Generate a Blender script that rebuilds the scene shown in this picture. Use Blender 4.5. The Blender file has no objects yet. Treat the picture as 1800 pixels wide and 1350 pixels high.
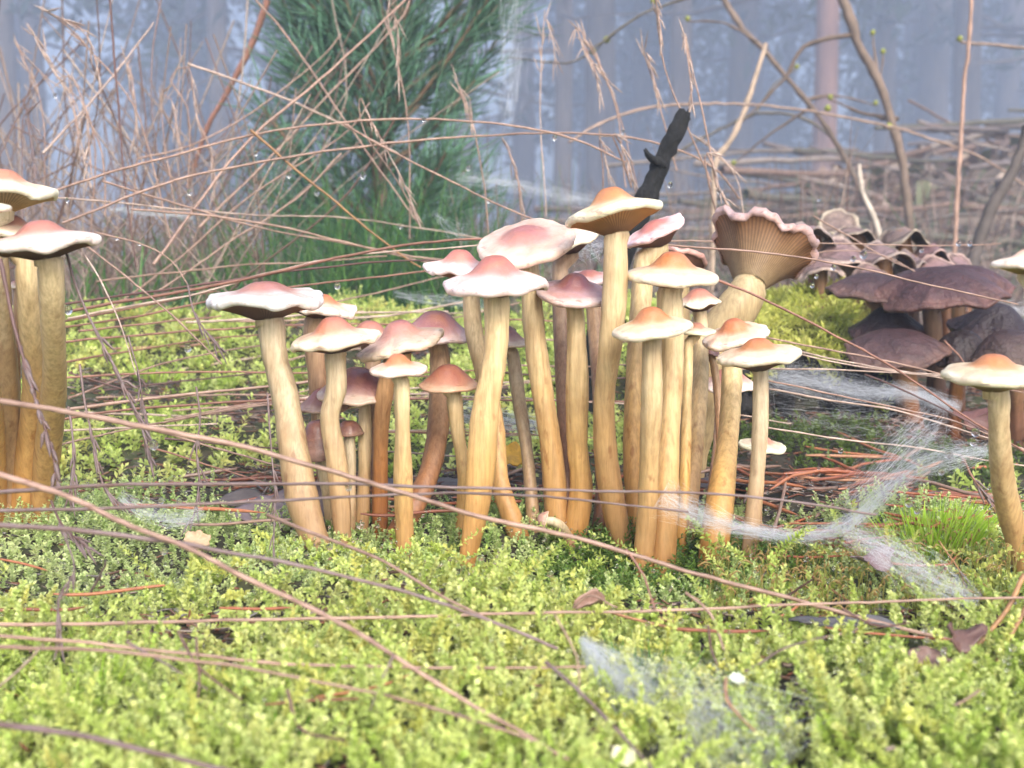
import bpy, math, random
import numpy as np
from mathutils import Vector, Matrix

rng = np.random.default_rng(7)
random.seed(7)
SC = bpy.context.scene
COL = SC.collection

# ------------------------------------------------------------------ camera
F_PX = 1930.0                      # focal length in photo pixels (photo 1800 x 1350)
PITCH = math.radians(7.5)
CAM = np.array([0.0, 0.0, 0.088])
FWD = np.array([0, math.cos(PITCH), -math.sin(PITCH)])
UPV = np.array([0, math.sin(PITCH), math.cos(PITCH)])
RGT = np.array([1.0, 0, 0])
cam_d = bpy.data.cameras.new('camera')
cam = bpy.data.objects.new('camera', cam_d); COL.objects.link(cam)
cam.location = CAM
cam.rotation_euler = (math.radians(90) - PITCH, 0, 0)
cam_d.sensor_width = 36.0
cam_d.lens = 36.0 * F_PX / 1800.0
cam_d.clip_start = 0.01
cam_d.clip_end = 900.0
cam_d.dof.use_dof = True
cam_d.dof.focus_distance = 0.325
cam_d.dof.aperture_fstop = cam_d.lens / 1.6    # 1.6 mm pupil, as on a phone
SC.camera = cam

# ------------------------------------------------------------------ sky, sun, exposure
SUN_EL, SUN_AZ = 40.0, 160.0       # azimuth measured from +Y towards +X
world = bpy.data.worlds.new('World'); SC.world = world
world.use_nodes = True
wn = world.node_tree.nodes; wl = world.node_tree.links
wn.clear()
sky = wn.new('ShaderNodeTexSky'); sky.sky_type = 'NISHITA'
sky.sun_disc = False
sky.sun_elevation = math.radians(SUN_EL)
sky.sun_rotation = math.radians(SUN_AZ)
sky.air_density = 1.0; sky.dust_density = 4.0; sky.ozone_density = 1.0
hs = wn.new('ShaderNodeHueSaturation'); hs.inputs['Saturation'].default_value = 0.62
bg = wn.new('ShaderNodeBackground'); bg.inputs['Strength'].default_value = 0.15
wo = wn.new('ShaderNodeOutputWorld')
wl.new(sky.outputs[0], hs.inputs['Color']); wl.new(hs.outputs[0], bg.inputs['Color'])
wl.new(bg.outputs[0], wo.inputs['Surface'])
sun_d = bpy.data.lights.new('sun', 'SUN'); sun_d.energy = 1.5; sun_d.angle = math.radians(28)
sun_d.color = (1.0, 0.965, 0.92)
sun = bpy.data.objects.new('sun', sun_d); COL.objects.link(sun)
_e, _a = math.radians(SUN_EL), math.radians(SUN_AZ)
_dir = Vector((math.sin(_a) * math.cos(_e), math.cos(_a) * math.cos(_e), math.sin(_e)))
sun.rotation_euler = _dir.to_track_quat('Z', 'Y').to_euler()
SC.view_settings.view_transform = 'Standard'
SC.view_settings.look = 'None'
SC.view_settings.exposure = 1.36
SC.view_settings.gamma = 1.0
cy = SC.cycles
cy.use_denoising = True
cy.max_bounces = 8; cy.diffuse_bounces = 3; cy.glossy_bounces = 3
cy.transmission_bounces = 6; cy.transparent_max_bounces = 24; cy.volume_bounces = 3
cy.sample_clamp_indirect = 4.0
cy.caustics_reflective = False; cy.caustics_refractive = False

# ------------------------------------------------------------------ helpers
def P(px, py, d):
    """photo pixel + depth along the lens axis -> world point"""
    return CAM + d * (FWD + (px - 900.0) / F_PX * RGT - (py - 675.0) / F_PX * UPV)

def ground_depth(py, z=0.0):
    return (CAM[2] - z) / (math.sin(PITCH) + (py - 675.0) / F_PX * math.cos(PITCH))

def sstep(a, b, x):
    t = np.clip((np.asarray(x, float) - a) / (b - a), 0, 1)
    return t * t * (3 - 2 * t)

def vnoise(x, y, s, seed=0):
    """cheap smooth value noise"""
    r = np.random.default_rng(1000 + seed).random((64, 64))
    x = np.asarray(x, float) / s + 17.3; y = np.asarray(y, float) / s + 5.7
    xi = np.floor(x).astype(int); yi = np.floor(y).astype(int)
    fx = x - xi; fy = y - yi
    fx = fx * fx * (3 - 2 * fx); fy = fy * fy * (3 - 2 * fy)
    g = lambda i, j: r[i % 64, j % 64]
    return (g(xi, yi) * (1 - fx) + g(xi + 1, yi) * fx) * (1 - fy) + (g(xi, yi + 1) * (1 - fx) + g(xi + 1, yi + 1) * fx) * fy

def mesh_obj(name, V, F, mat, parent=None, col=None, attrs=None, smooth=True):
    V = np.asarray(V, np.float32); me = bpy.data.meshes.new(name)
    if isinstance(F, np.ndarray):
        k = F.shape[1]; n = len(F)
        me.vertices.add(len(V)); me.vertices.foreach_set('co', V.ravel())
        me.loops.add(n * k); me.loops.foreach_set('vertex_index', F.astype(np.int32).ravel())
        me.polygons.add(n)
        me.polygons.foreach_set('loop_start', np.arange(0, n * k, k, dtype=np.int32))
        me.polygons.foreach_set('loop_total', np.full(n, k, np.int32))
    else:
        me.from_pydata(V.tolist(), [], [tuple(int(i) for i in f) for f in F])
    me.update(calc_edges=True)
    if smooth:
        me.polygons.foreach_set('use_smooth', np.ones(len(me.polygons), bool))
    if col is not None:
        c = np.ones((len(V), 4), np.float32); c[:, :3] = col
        a = me.color_attributes.new('Col', 'FLOAT_COLOR', 'POINT'); a.data.foreach_set('color', c.ravel())
    if attrs:
        for k, v in attrs.items():
            a = me.attributes.new(k, 'FLOAT', 'POINT'); a.data.foreach_set('value', np.asarray(v, np.float32))
    if mat is not None: me.materials.append(mat)
    o = bpy.data.objects.new(name, me); COL.objects.link(o)
    if parent is not None: o.parent = parent
    return o

def tag(o, label=None, cat=None, group=None, kind=None):
    if label: o['label'] = label
    if cat: o['category'] = cat
    if group: o['group'] = group
    if kind: o['kind'] = kind
    return o

def empty(name, loc):
    o = bpy.data.objects.new(name, None); COL.objects.link(o)
    o.location = loc; o.empty_display_size = 0.01
    return o

def part(name, V, F, mat, root, **kw):
    """mesh given in world coordinates, parented to an empty without rotation"""
    V = np.asarray(V, float) - np.array(root.matrix_basis.translation)
    return mesh_obj(name, V, F, mat, root, **kw)

def subpart(name, V, F, mat, prt, root, **kw):
    V = np.asarray(V, float) - np.array(root.matrix_basis.translation)
    return mesh_obj(name, V, F, mat, prt, **kw)

def smooth_path(pts, n):
    """Catmull-Rom through points (k x m) -> n samples"""
    pts = np.asarray(pts, float); k = len(pts)
    if k == 2:
        t = np.linspace(0, 1, n)[:, None]
        return pts[0] * (1 - t) + pts[1] * t
    p = np.vstack([2 * pts[0] - pts[1], pts, 2 * pts[-1] - pts[-2]])
    seg = np.linalg.norm(np.diff(pts[:, :2], axis=0), axis=1) + 1e-9
    s = np.concatenate([[0], np.cumsum(seg)]); s /= s[-1]
    u = np.linspace(0, 1, n)
    i = np.clip(np.searchsorted(s, u, side='right') - 1, 0, k - 2)
    t = ((u - s[i]) / (s[i + 1] - s[i]))[:, None]
    a, b, c, d = p[i], p[i + 1], p[i + 2], p[i + 3]
    return 0.5 * (2 * b + (c - a) * t + (2 * a - 5 * b + 4 * c - d) * t ** 2 + (3 * b - a - 3 * c + d) * t ** 3)

def tube(pts, rad, sides=6, squash=None, phase=0.0, capend=True):
    """swept tube -> V, F(list quads)"""
    pts = np.asarray(pts, float); n = len(pts); rad = np.broadcast_to(np.asarray(rad, float), (n,))
    tan = np.gradient(pts, axis=0); tan /= np.linalg.norm(tan, axis=1)[:, None] + 1e-12
    ref = np.array([0.13, -1.0, 0.07]) if abs(tan[n // 2][1]) < 0.9 else np.array([1.0, 0, 0.1])
    u = np.cross(tan, ref); u /= np.linalg.norm(u, axis=1)[:, None] + 1e-12
    v = np.cross(tan, u)
    a = np.linspace(0, 2 * np.pi, sides, endpoint=False) + phase
    mod = np.ones((n, sides)) if squash is None else squash(np.linspace(0, 1, n)[:, None], a[None, :])
    V = pts[:, None, :] + (rad[:, None] * mod)[:, :, None] * (np.cos(a)[None, :, None] * u[:, None, :] + np.sin(a)[None, :, None] * v[:, None, :])
    V = V.reshape(-1, 3)
    i = np.arange(n - 1)[:, None]; j = np.arange(sides)[None, :]; jn = (j + 1) % sides
    Fq = np.stack([i * sides + j, i * sides + jn, (i + 1) * sides + jn, (i + 1) * sides + j], -1).reshape(-1, 4)
    return V, Fq

def tubes(paths, rads, sides=4):
    Vs, Fs, T, o = [], [], [], 0
    for p, r in zip(paths, rads):
        V, F = tube(p, r, sides)
        Vs.append(V); Fs.append(F + o); o += len(V)
        T.append(np.repeat(np.linspace(0, 1, len(p)), sides))
    return np.vstack(Vs), np.vstack(Fs), np.concatenate(T)

# ------------------------------------------------------------------ materials
def new_mat(name):
    m = bpy.data.materials.new(name); m.use_nodes = True
    nt = m.node_tree; nt.nodes.clear()
    out = nt.nodes.new('ShaderNodeOutputMaterial')
    return m, nt, out

def N(nt, kind, **inp):
    n = nt.nodes.new('ShaderNode' + kind)
    for k, v in inp.items():
        n.inputs[k.replace('_', ' ')].default_value = v
    return n

def ramp(nt, stops, interp='LINEAR'):
    r = nt.nodes.new('ShaderNodeValToRGB'); r.color_ramp.interpolation = interp
    e = r.color_ramp.elements
    while len(e) < len(stops): e.new(0.5)
    for el, (p, c) in zip(e, stops):
        el.position = p; el.color = (*c, 1) if len(c) == 3 else c
    return r

def mixc(nt, fac, a, b, mode='MIX'):
    m = nt.nodes.new('ShaderNodeMix'); m.data_type = 'RGBA'; m.blend_type = mode
    for sock, v in ((m.inputs[0], fac), (m.inputs[6], a), (m.inputs[7], b)):
        if hasattr(v, 'links') or hasattr(v, 'is_linked'): nt.links.new(v, sock)
        elif isinstance(v, (int, float)): sock.default_value = v
        else: sock.default_value = (*v, 1)
    return m.outputs[2]

def noise(nt, scale, detail=4, rough=0.6, vec=None, stretch=None, dist=0.0):
    n = N(nt, 'TexNoise', Scale=scale, Detail=detail, Roughness=rough, Distortion=dist)
    tc = nt.nodes.new('ShaderNodeTexCoord')
    src = tc.outputs['Object'] if vec is None else vec
    if stretch:
        mp = nt.nodes.new('ShaderNodeMapping'); mp.inputs['Scale'].default_value = stretch
        nt.links.new(src, mp.inputs['Vector']); src = mp.outputs[0]
    nt.links.new(src, n.inputs['Vector'])
    return n

def bump(nt, height, strength, dist):
    b = N(nt, 'Bump', Strength=strength, Distance=dist)
    nt.links.new(height, b.inputs['Height'])
    return b.outputs[0]

def attr(nt, name):
    a = nt.nodes.new('ShaderNodeAttribute'); a.attribute_name = name
    return a

def rampf(nt, sock, stops):
    r = ramp(nt, [(p, (v, v, v)) for p, v in stops]); nt.links.new(sock, r.inputs[0]); return r.outputs[0]

def mat_cap(name, rough=0.36, fleck=0.5, sss=0.06):
    m, nt, out = new_mat(name); L = nt.links
    b = N(nt, 'BsdfPrincipled', Roughness=rough)
    b.inputs['Subsurface Weight'].default_value = sss
    b.inputs['Coat Weight'].default_value = 0.30; b.inputs['Coat Roughness'].default_value = 0.22
    b.inputs['Subsurface Radius'].default_value = (0.9, 0.5, 0.25); b.inputs['Subsurface Scale'].default_value = 0.0015
    c = attr(nt, 'Col'); rad = attr(nt, 'rad')
    n1 = noise(nt, 260, 5, 0.65)
    n0 = noise(nt, 95, 4, 0.7, dist=1.2)
    col = mixc(nt, rampf(nt, n0.outputs[0], [(0.42, 0.0), (0.70, 0.42)]), c.outputs['Color'], (0.52, 0.24, 0.11))
    col = mixc(nt, rampf(nt, n1.outputs[0], [(0.42, 0.0), (0.75, 0.30)]), col, (0.30, 0.11, 0.06))
    n2 = noise(nt, 620, 3, 0.6, stretch=(0.45, 0.45, 1.8))
    fl = N(nt, 'Math'); fl.operation = 'MULTIPLY'
    L.new(rampf(nt, n2.outputs[0], [(0.60, 0.0), (0.66, 1.0)]), fl.inputs[0])
    L.new(rampf(nt, rad.outputs['Fac'], [(0.80, 0.0), (0.93, fleck)]), fl.inputs[1])
    col = mixc(nt, fl.outputs[0], col, (0.13, 0.05, 0.04))
    L.new(col, b.inputs['Base Color'])
    n3 = noise(nt, 900, 4, 0.6)
    rr = rampf(nt, n1.outputs[0], [(0.3, rough - 0.08), (0.7, rough + 0.22)]); L.new(rr, b.inputs['Roughness'])
    ba = N(nt, 'Math'); ba.operation = 'ADD'; L.new(n3.outputs[0], ba.inputs[0]); L.new(n1.outputs[0], ba.inputs[1])
    L.new(bump(nt, ba.outputs[0], 0.35, 0.0009), b.inputs['Normal'])
    L.new(b.outputs[0], out.inputs[0]); return m

def mat_vc(name, rough=0.55, nscale=400, namt=0.3, ndark=(0.1, 0.06, 0.03), transl=0.0, stretch=None, bstr=0.3, bdist=0.0004, spec=0.5):
    """vertex colour + noise grain"""
    m, nt, out = new_mat(name); L = nt.links
    b = N(nt, 'BsdfPrincipled', Roughness=rough); b.inputs['Specular IOR Level'].default_value = spec
    c = attr(nt, 'Col'); n1 = noise(nt, nscale, 5, 0.65, stretch=stretch)
    col = mixc(nt, rampf(nt, n1.outputs[0], [(0.4, 0.0), (0.75, namt)]), c.outputs['Color'], ndark)
    L.new(col, b.inputs['Base Color'])
    if bstr: L.new(bump(nt, n1.outputs[0], bstr, bdist), b.inputs['Normal'])
    if transl:
        t = N(nt, 'BsdfTranslucent'); L.new(col, t.inputs['Color'])
        mx = N(nt, 'MixShader', Fac=transl); L.new(b.outputs[0], mx.inputs[1]); L.new(t.outputs[0], mx.inputs[2])
        L.new(mx.outputs[0], out.inputs[0])
    else: L.new(b.outputs[0], out.inputs[0])
    return m

def mat_stem(name, top, mid, low, spot=(0.23, 0.09, 0.03)):
    m, nt, out = new_mat(name); L = nt.links
    b = N(nt, 'BsdfPrincipled', Roughness=0.5)
    b.inputs['Subsurface Weight'].default_value = 0.05; b.inputs['Subsurface Scale'].default_value = 0.0015
    t = attr(nt, 't'); n1 = noise(nt, 170, 4, 0.6)
    ad = N(nt, 'MapRange'); ad.inputs[3].default_value = -0.14; ad.inputs[4].default_value = 0.14
    L.new(n1.outputs[0], ad.inputs[0])
    s = N(nt, 'Math'); s.operation = 'ADD'; L.new(t.outputs['Fac'], s.inputs[0]); L.new(ad.outputs[0], s.inputs[1])
    r = ramp(nt, [(0.0, top), (0.28, tuple(0.6 * np.array(top) + 0.4 * np.array(mid))), (0.62, mid), (1.0, low)]); L.new(s.outputs[0], r.inputs[0])
    fib = noise(nt, 1.0, 5, 0.7, stretch=(900, 900, 60))
    col = mixc(nt, rampf(nt, fib.outputs[0], [(0.40, 0.0), (0.72, 0.60)]), r.outputs[0], tuple(0.45 * np.array(low)))
    sp = noise(nt, 330, 3, 0.55, stretch=(1, 1, 0.4))
    spm = N(nt, 'Math'); spm.operation = 'MULTIPLY'
    L.new(rampf(nt, sp.outputs[0], [(0.60, 0.0), (0.70, 0.65)]), spm.inputs[0]); L.new(rampf(nt, t.outputs['Fac'], [(0.1, 0.25), (0.6, 1.0)]), spm.inputs[1])
    col = mixc(nt, spm.outputs[0], col, spot)
    oi = nt.nodes.new('ShaderNodeObjectInfo'); hv = N(nt, 'HueSaturation')
    for sk, lo, hi in (('Value', 0.80, 1.16), ('Saturation', 0.85, 1.12)):
        mr = N(nt, 'MapRange'); mr.inputs[3].default_value = lo; mr.inputs[4].default_value = hi; L.new(oi.outputs['Random'], mr.inputs[0]); L.new(mr.outputs[0], hv.inputs[sk])
    L.new(col, hv.inputs['Color']); big = noise(nt, 60, 3, 0.6)
    col = mixc(nt, rampf(nt, big.outputs[0], [(0.45, 0.0), (0.72, 0.5)]), hv.outputs[0], tuple(0.55 * np.array(low) + 0.1 * np.array(mid)))
    L.new(col, b.inputs['Base Color'])
    L.new(bump(nt, fib.outputs[0], 0.35, 0.0004), b.inputs['Normal'])
    L.new(b.outputs[0], out.inputs[0]); return m

def mat_simple(name, c1, c2, scale, rough=0.7, stretch=None, bstr=0.4, bdist=0.001, detail=6):
    m, nt, out = new_mat(name); L = nt.links
    b = N(nt, 'BsdfPrincipled', Roughness=rough)
    n1 = noise(nt, scale, detail, 0.65, stretch=stretch)
    r = ramp(nt, [(0.3, c1), (0.7, c2)]); L.new(n1.outputs[0], r.inputs[0])
    L.new(r.outputs[0], b.inputs['Base Color'])
    L.new(bump(nt, n1.outputs[0], bstr, bdist), b.inputs['Normal'])
    L.new(b.outputs[0], out.inputs[0]); return m

M = {}
M['cap'] = mat_cap('cap_skin')
M['capdark'] = mat_vc('dark_cap_skin', rough=0.40, nscale=170, namt=0.75, ndark=(0.022, 0.011, 0.010), bstr=0.9, bdist=0.003, spec=0.36)
M['gill'] = mat_vc('gill_flesh', rough=0.6, nscale=500, namt=0.35, ndark=(0.08, 0.04, 0.02))
M['stem'] = mat_stem('stem_yellow', (0.74, 0.60, 0.36), (0.57, 0.36, 0.155), (0.40, 0.20, 0.07))
M['stemr'] = mat_stem('stem_russet', (0.56, 0.36, 0.20), (0.40, 0.19, 0.085), (0.26, 0.10, 0.04))
M['stemd'] = mat_stem('stem_dark', (0.36, 0.19, 0.08), (0.22, 0.09, 0.04), (0.13, 0.05, 0.02), (0.05, 0.02, 0.01))
M['stemt'] = mat_stem('stem_tan', (0.50, 0.38, 0.20), (0.52, 0.38, 0.19), (0.36, 0.20, 0.08), (0.10, 0.06, 0.03))
M['moss'] = mat_vc('moss_leaf', rough=0.38, nscale=900, namt=0.2, ndark=(0.30, 0.30, 0.05), transl=0.46, bstr=0.0, spec=0.45)
M['blade'] = mat_vc('grass_blade', rough=0.45, nscale=300, namt=0.25, ndark=(0.05, 0.07, 0.02), transl=0.3, bstr=0.0)
M['straw'] = mat_vc('dry_straw', rough=0.5, nscale=1.0, namt=0.85, ndark=(0.11, 0.05, 0.032), stretch=(130, 700, 700), bstr=0.4, bdist=0.0003)
M['needle'] = mat_vc('pine_foliage', rough=0.4, nscale=30, namt=0.3, ndark=(0.01, 0.03, 0.015), transl=0.15, bstr=0.0)
M['redneedle'] = mat_vc('fallen_needle', rough=0.4, nscale=350, namt=0.5, ndark=(0.09, 0.02, 0.01), bstr=0.2)
M['twig'] = mat_vc('twig_bark', rough=0.75, nscale=90, namt=0.6, ndark=(0.04, 0.03, 0.022), bstr=0.6, bdist=0.002)
M['leaf'] = mat_vc('dead_leaf', rough=0.5, nscale=250, namt=0.45, ndark=(0.06, 0.035, 0.03), transl=0.1, bstr=0.5, bdist=0.0006)
M['char'] = mat_simple('charred_wood', (0.002, 0.002, 0.002), (0.012, 0.012, 0.012), 160, 0.9, (1, 1, 0.5), 0.9, 0.003)
M['rot'] = mat_simple('rotten_wood', (0.003, 0.003, 0.003), (0.03, 0.025, 0.024), 60, 0.8, (3.0, 3.0, 0.5), 0.8, 0.004)  # wood coloured near black to carry the shade of the dark hollow
M['trunk'] = mat_simple('pine_bark', (0.05, 0.042, 0.038), (0.16, 0.125, 0.10), 6, 0.9, (2, 2, 0.5), 0.8, 0.03)
M['redtrunk'] = mat_simple('red_pine_bark', (0.13, 0.065, 0.045), (0.30, 0.16, 0.11), 6, 0.9, (2, 2, 0.5), 0.8, 0.03)
M['crown'] = mat_vc('far_foliage', rough=0.6, nscale=2, namt=0.4, ndark=(0.01, 0.02, 0.012), transl=0.2, bstr=0.0)

def mat_ground():
    m, nt, out = new_mat('forest_soil'); L = nt.links
    b = N(nt, 'BsdfPrincipled', Roughness=0.85)
    n1 = noise(nt, 120, 8, 0.7); n2 = noise(nt, 14, 6, 0.65); n3 = noise(nt, 2.2, 8, 0.7)
    near = ramp(nt, [(0.3, (0.010, 0.009, 0.007)), (0.5, (0.035, 0.028, 0.018)), (0.72, (0.10, 0.075, 0.045))]); L.new(n1.outputs[0], near.inputs[0])
    near2 = mixc(nt, rampf(nt, n2.outputs[0], [(0.42, 0.0), (0.6, 0.55)]), near.outputs[0], (0.05, 0.075, 0.018))
    far = ramp(nt, [(0.3, (0.05, 0.045, 0.035)), (0.55, (0.15, 0.11, 0.08)), (0.75, (0.26, 0.20, 0.15))]); L.new(n3.outputs[0], far.inputs[0])
    tc = nt.nodes.new('ShaderNodeTexCoord'); sx = nt.nodes.new('ShaderNodeSeparateXYZ'); L.new(tc.outputs['Object'], sx.inputs[0])
    fm = N(nt, 'MapRange'); fm.inputs[1].default_value = 0.75; fm.inputs[2].default_value = 1.3; L.new(sx.outputs[1], fm.inputs[0])
    L.new(mixc(nt, fm.outputs[0], near2, far.outputs[0]), b.inputs['Base Color'])
    L.new(bump(nt, n1.outputs[0], 0.7, 0.002), b.inputs['Normal'])
    L.new(b.outputs[0], out.inputs[0]); return m
M['ground'] = mat_ground()

def mat_web():
    m, nt, out = new_mat('spider_silk'); L = nt.links
    b = N(nt, 'BsdfPrincipled', Roughness=0.35); b.inputs['Base Color'].default_value = (0.86, 0.88, 0.92, 1)
    t = N(nt, 'BsdfTranslucent'); t.inputs['Color'].default_value = (0.86, 0.88, 0.92, 1)
    mx = N(nt, 'MixShader', Fac=0.4); L.new(b.outputs[0], mx.inputs[1]); L.new(t.outputs[0], mx.inputs[2])
    L.new(mx.outputs[0], out.inputs[0]); return m
M['web'] = mat_web()

def mat_water():
    m, nt, out = new_mat('water_drop')
    b = N(nt, 'BsdfPrincipled', Roughness=0.0, IOR=1.33); b.inputs['Transmission Weight'].default_value = 1.0
    nt.links.new(b.outputs[0], out.inputs[0]); return m
M['water'] = mat_water()

# ------------------------------------------------------------------ terrain
def window(x, a, b, s):
    return sstep(a - s, a + s, x) * (1 - sstep(b - s, b + s, x))

def G(x, y):
    x = np.asarray(x, float); y = np.asarray(y, float)
    near = 1 - sstep(0.7, 1.2, y)
    z = near * (0.010 * (vnoise(x, y, 0.045, 1) - 0.5) + 0.006 * (vnoise(x, y, 0.016, 2) - 0.5))
    z = z - 0.006 * sstep(0.355, 0.385, y) * (1 - sstep(0.40, 0.46, y))
    a = x / np.maximum(y, 0.05)
    right = sstep(0.13, 0.20, a)
    z = z + sstep(0.42, 0.66, y) * (0.040 * (1 - right) + 0.0 * right) + near * 0.022 * (vnoise(x, y, 0.09, 4) - 0.5) * sstep(0.40, 0.5, y) * (1 - right)
    st = window(a, 0.19, 0.325, 0.035)
    z = z + st * (0.026 * sstep(0.490, 0.512, y) + 0.016 * sstep(0.512, 0.58, y))
    z = z + 0.006 * window(a, 0.21, 0.36, 0.05) * sstep(0.41, 0.45, y)
    # edge of the mossy stump, then the forest floor
    z = z - sstep(0.70, 1.05, y) * (0.30 + 0.04 * (1 - right) + 0.045 * st)
    rb = sstep(-0.02, 0.30, a)
    z = z + rb * (0.50 + 0.10 * sstep(0.2, 0.5, a)) * sstep(1.05, 2.8, y) * (1 - 0.55 * sstep(3.2, 6.0, y))
    z = z + (1 - rb) * 0.18 * sstep(1.5, 7, y)
    far = sstep(0.9, 2.0, y)
    z = z + far * (0.12 * (vnoise(x, y, 0.5, 5) - 0.5) + 0.05 * (vnoise(x, y, 0.13, 6) - 0.5)) + sstep(6, 20, y) * 0.9 * (vnoise(x, y, 7.0, 7) - 0.5)
    return z

def build_ground():
    ys = np.concatenate([np.linspace(-0.6, 0.10, 12, endpoint=False), np.linspace(0.10, 0.72, 156, endpoint=False), np.linspace(0.72, 1.4, 50, endpoint=False), np.geomspace(1.4, 47, 100)])
    xh = np.concatenate([np.linspace(0, 0.36, 90, endpoint=False), np.geomspace(0.36, 47, 64)])
    xs = np.concatenate([-xh[:0:-1], xh])
    X, Y = np.meshgrid(xs, ys)
    V = np.stack([X, Y, G(X, Y)], -1).reshape(-1, 3)
    n, m = len(ys), len(xs)
    i = np.arange(n - 1)[:, None]; j = np.arange(m - 1)[None, :]
    F = np.stack([i * m + j, i * m + j + 1, (i + 1) * m + j + 1, (i + 1) * m + j], -1).reshape(-1, 4)
    o = mesh_obj('ground', V, F, M['ground'])
    tag(o, 'dark soil and brown leaf litter of the forest ground', 'ground', kind='structure')
build_ground()

# ------------------------------------------------------------------ mushrooms
PAL = {   # centre, shoulder, brim, edge
    'orange': ((0.46, 0.135, 0.045), (0.52, 0.20, 0.075), (0.80, 0.60, 0.43), (0.87, 0.76, 0.62)),
    'pink':   ((0.38, 0.12, 0.085), (0.47, 0.19, 0.14), (0.78, 0.59, 0.48), (0.86, 0.76, 0.65)),
    'rose':   ((0.32, 0.12, 0.12), (0.42, 0.20, 0.18), (0.62, 0.44, 0.38), (0.74, 0.60, 0.51)),
    'plum':   ((0.17, 0.055, 0.06), (0.24, 0.09, 0.095), (0.48, 0.31, 0.29), (0.70, 0.57, 0.48)),
    'bud':    ((0.12, 0.042, 0.045), (0.13, 0.048, 0.05), (0.16, 0.066, 0.06), (0.26, 0.15, 0.12)),
    'brown':  ((0.27, 0.075, 0.05), (0.31, 0.11, 0.075), (0.38, 0.19, 0.13), (0.54, 0.36, 0.25)),
    'cream':  ((0.72, 0.42, 0.27), (0.82, 0.62, 0.44), (0.87, 0.77, 0.58), (0.88, 0.80, 0.62)),
    'dark':   ((0.05, 0.020, 0.018), (0.072, 0.034, 0.032), (0.10, 0.052, 0.047), (0.15, 0.078, 0.058)),
    'black':  ((0.022, 0.015, 0.016), (0.026, 0.018, 0.018), (0.034, 0.022, 0.022), (0.05, 0.03, 0.026)),
    'cup':    ((0.27, 0.165, 0.155), (0.31, 0.195, 0.18), (0.36, 0.235, 0.21), (0.52, 0.38, 0.31)),
    'pax':    ((0.30, 0.17, 0.14), (0.34, 0.20, 0.17), (0.40, 0.25, 0.21), (0.48, 0.31, 0.27)),
}
SHAPE = {  # umbo height, umbo radius, brim height, brim power, rim thickness, upturn
    'umbo':  (0.24, 0.37, 0.16, 3.2, 0.18, 0.02),
    'flat':  (0.16, 0.40, 0.14, 3.2, 0.18, 0.04),
    'tallumbo': (0.33, 0.39, 0.18, 3.2, 0.18, 0.01),
    'bell':  (0.26, 0.54, 0.42, 2.4, 0.13, 0.00),
    'dome':  (0.00, 0.50, 0.85, 2.8, 0.16, 0.00),
    'egg':   (0.00, 0.50, 1.60, 3.2, 0.55, 0.00),
    'plate': (0.03, 0.50, 0.34, 2.6, 0.10, 0.00),
    'cup':   (-0.10, 0.6, 0.02, 2.0, 0.06, 0.16),
    'pax':   (-0.45, 0.55, 0.10, 2.6, 0.20, 0.00),
}

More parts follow.
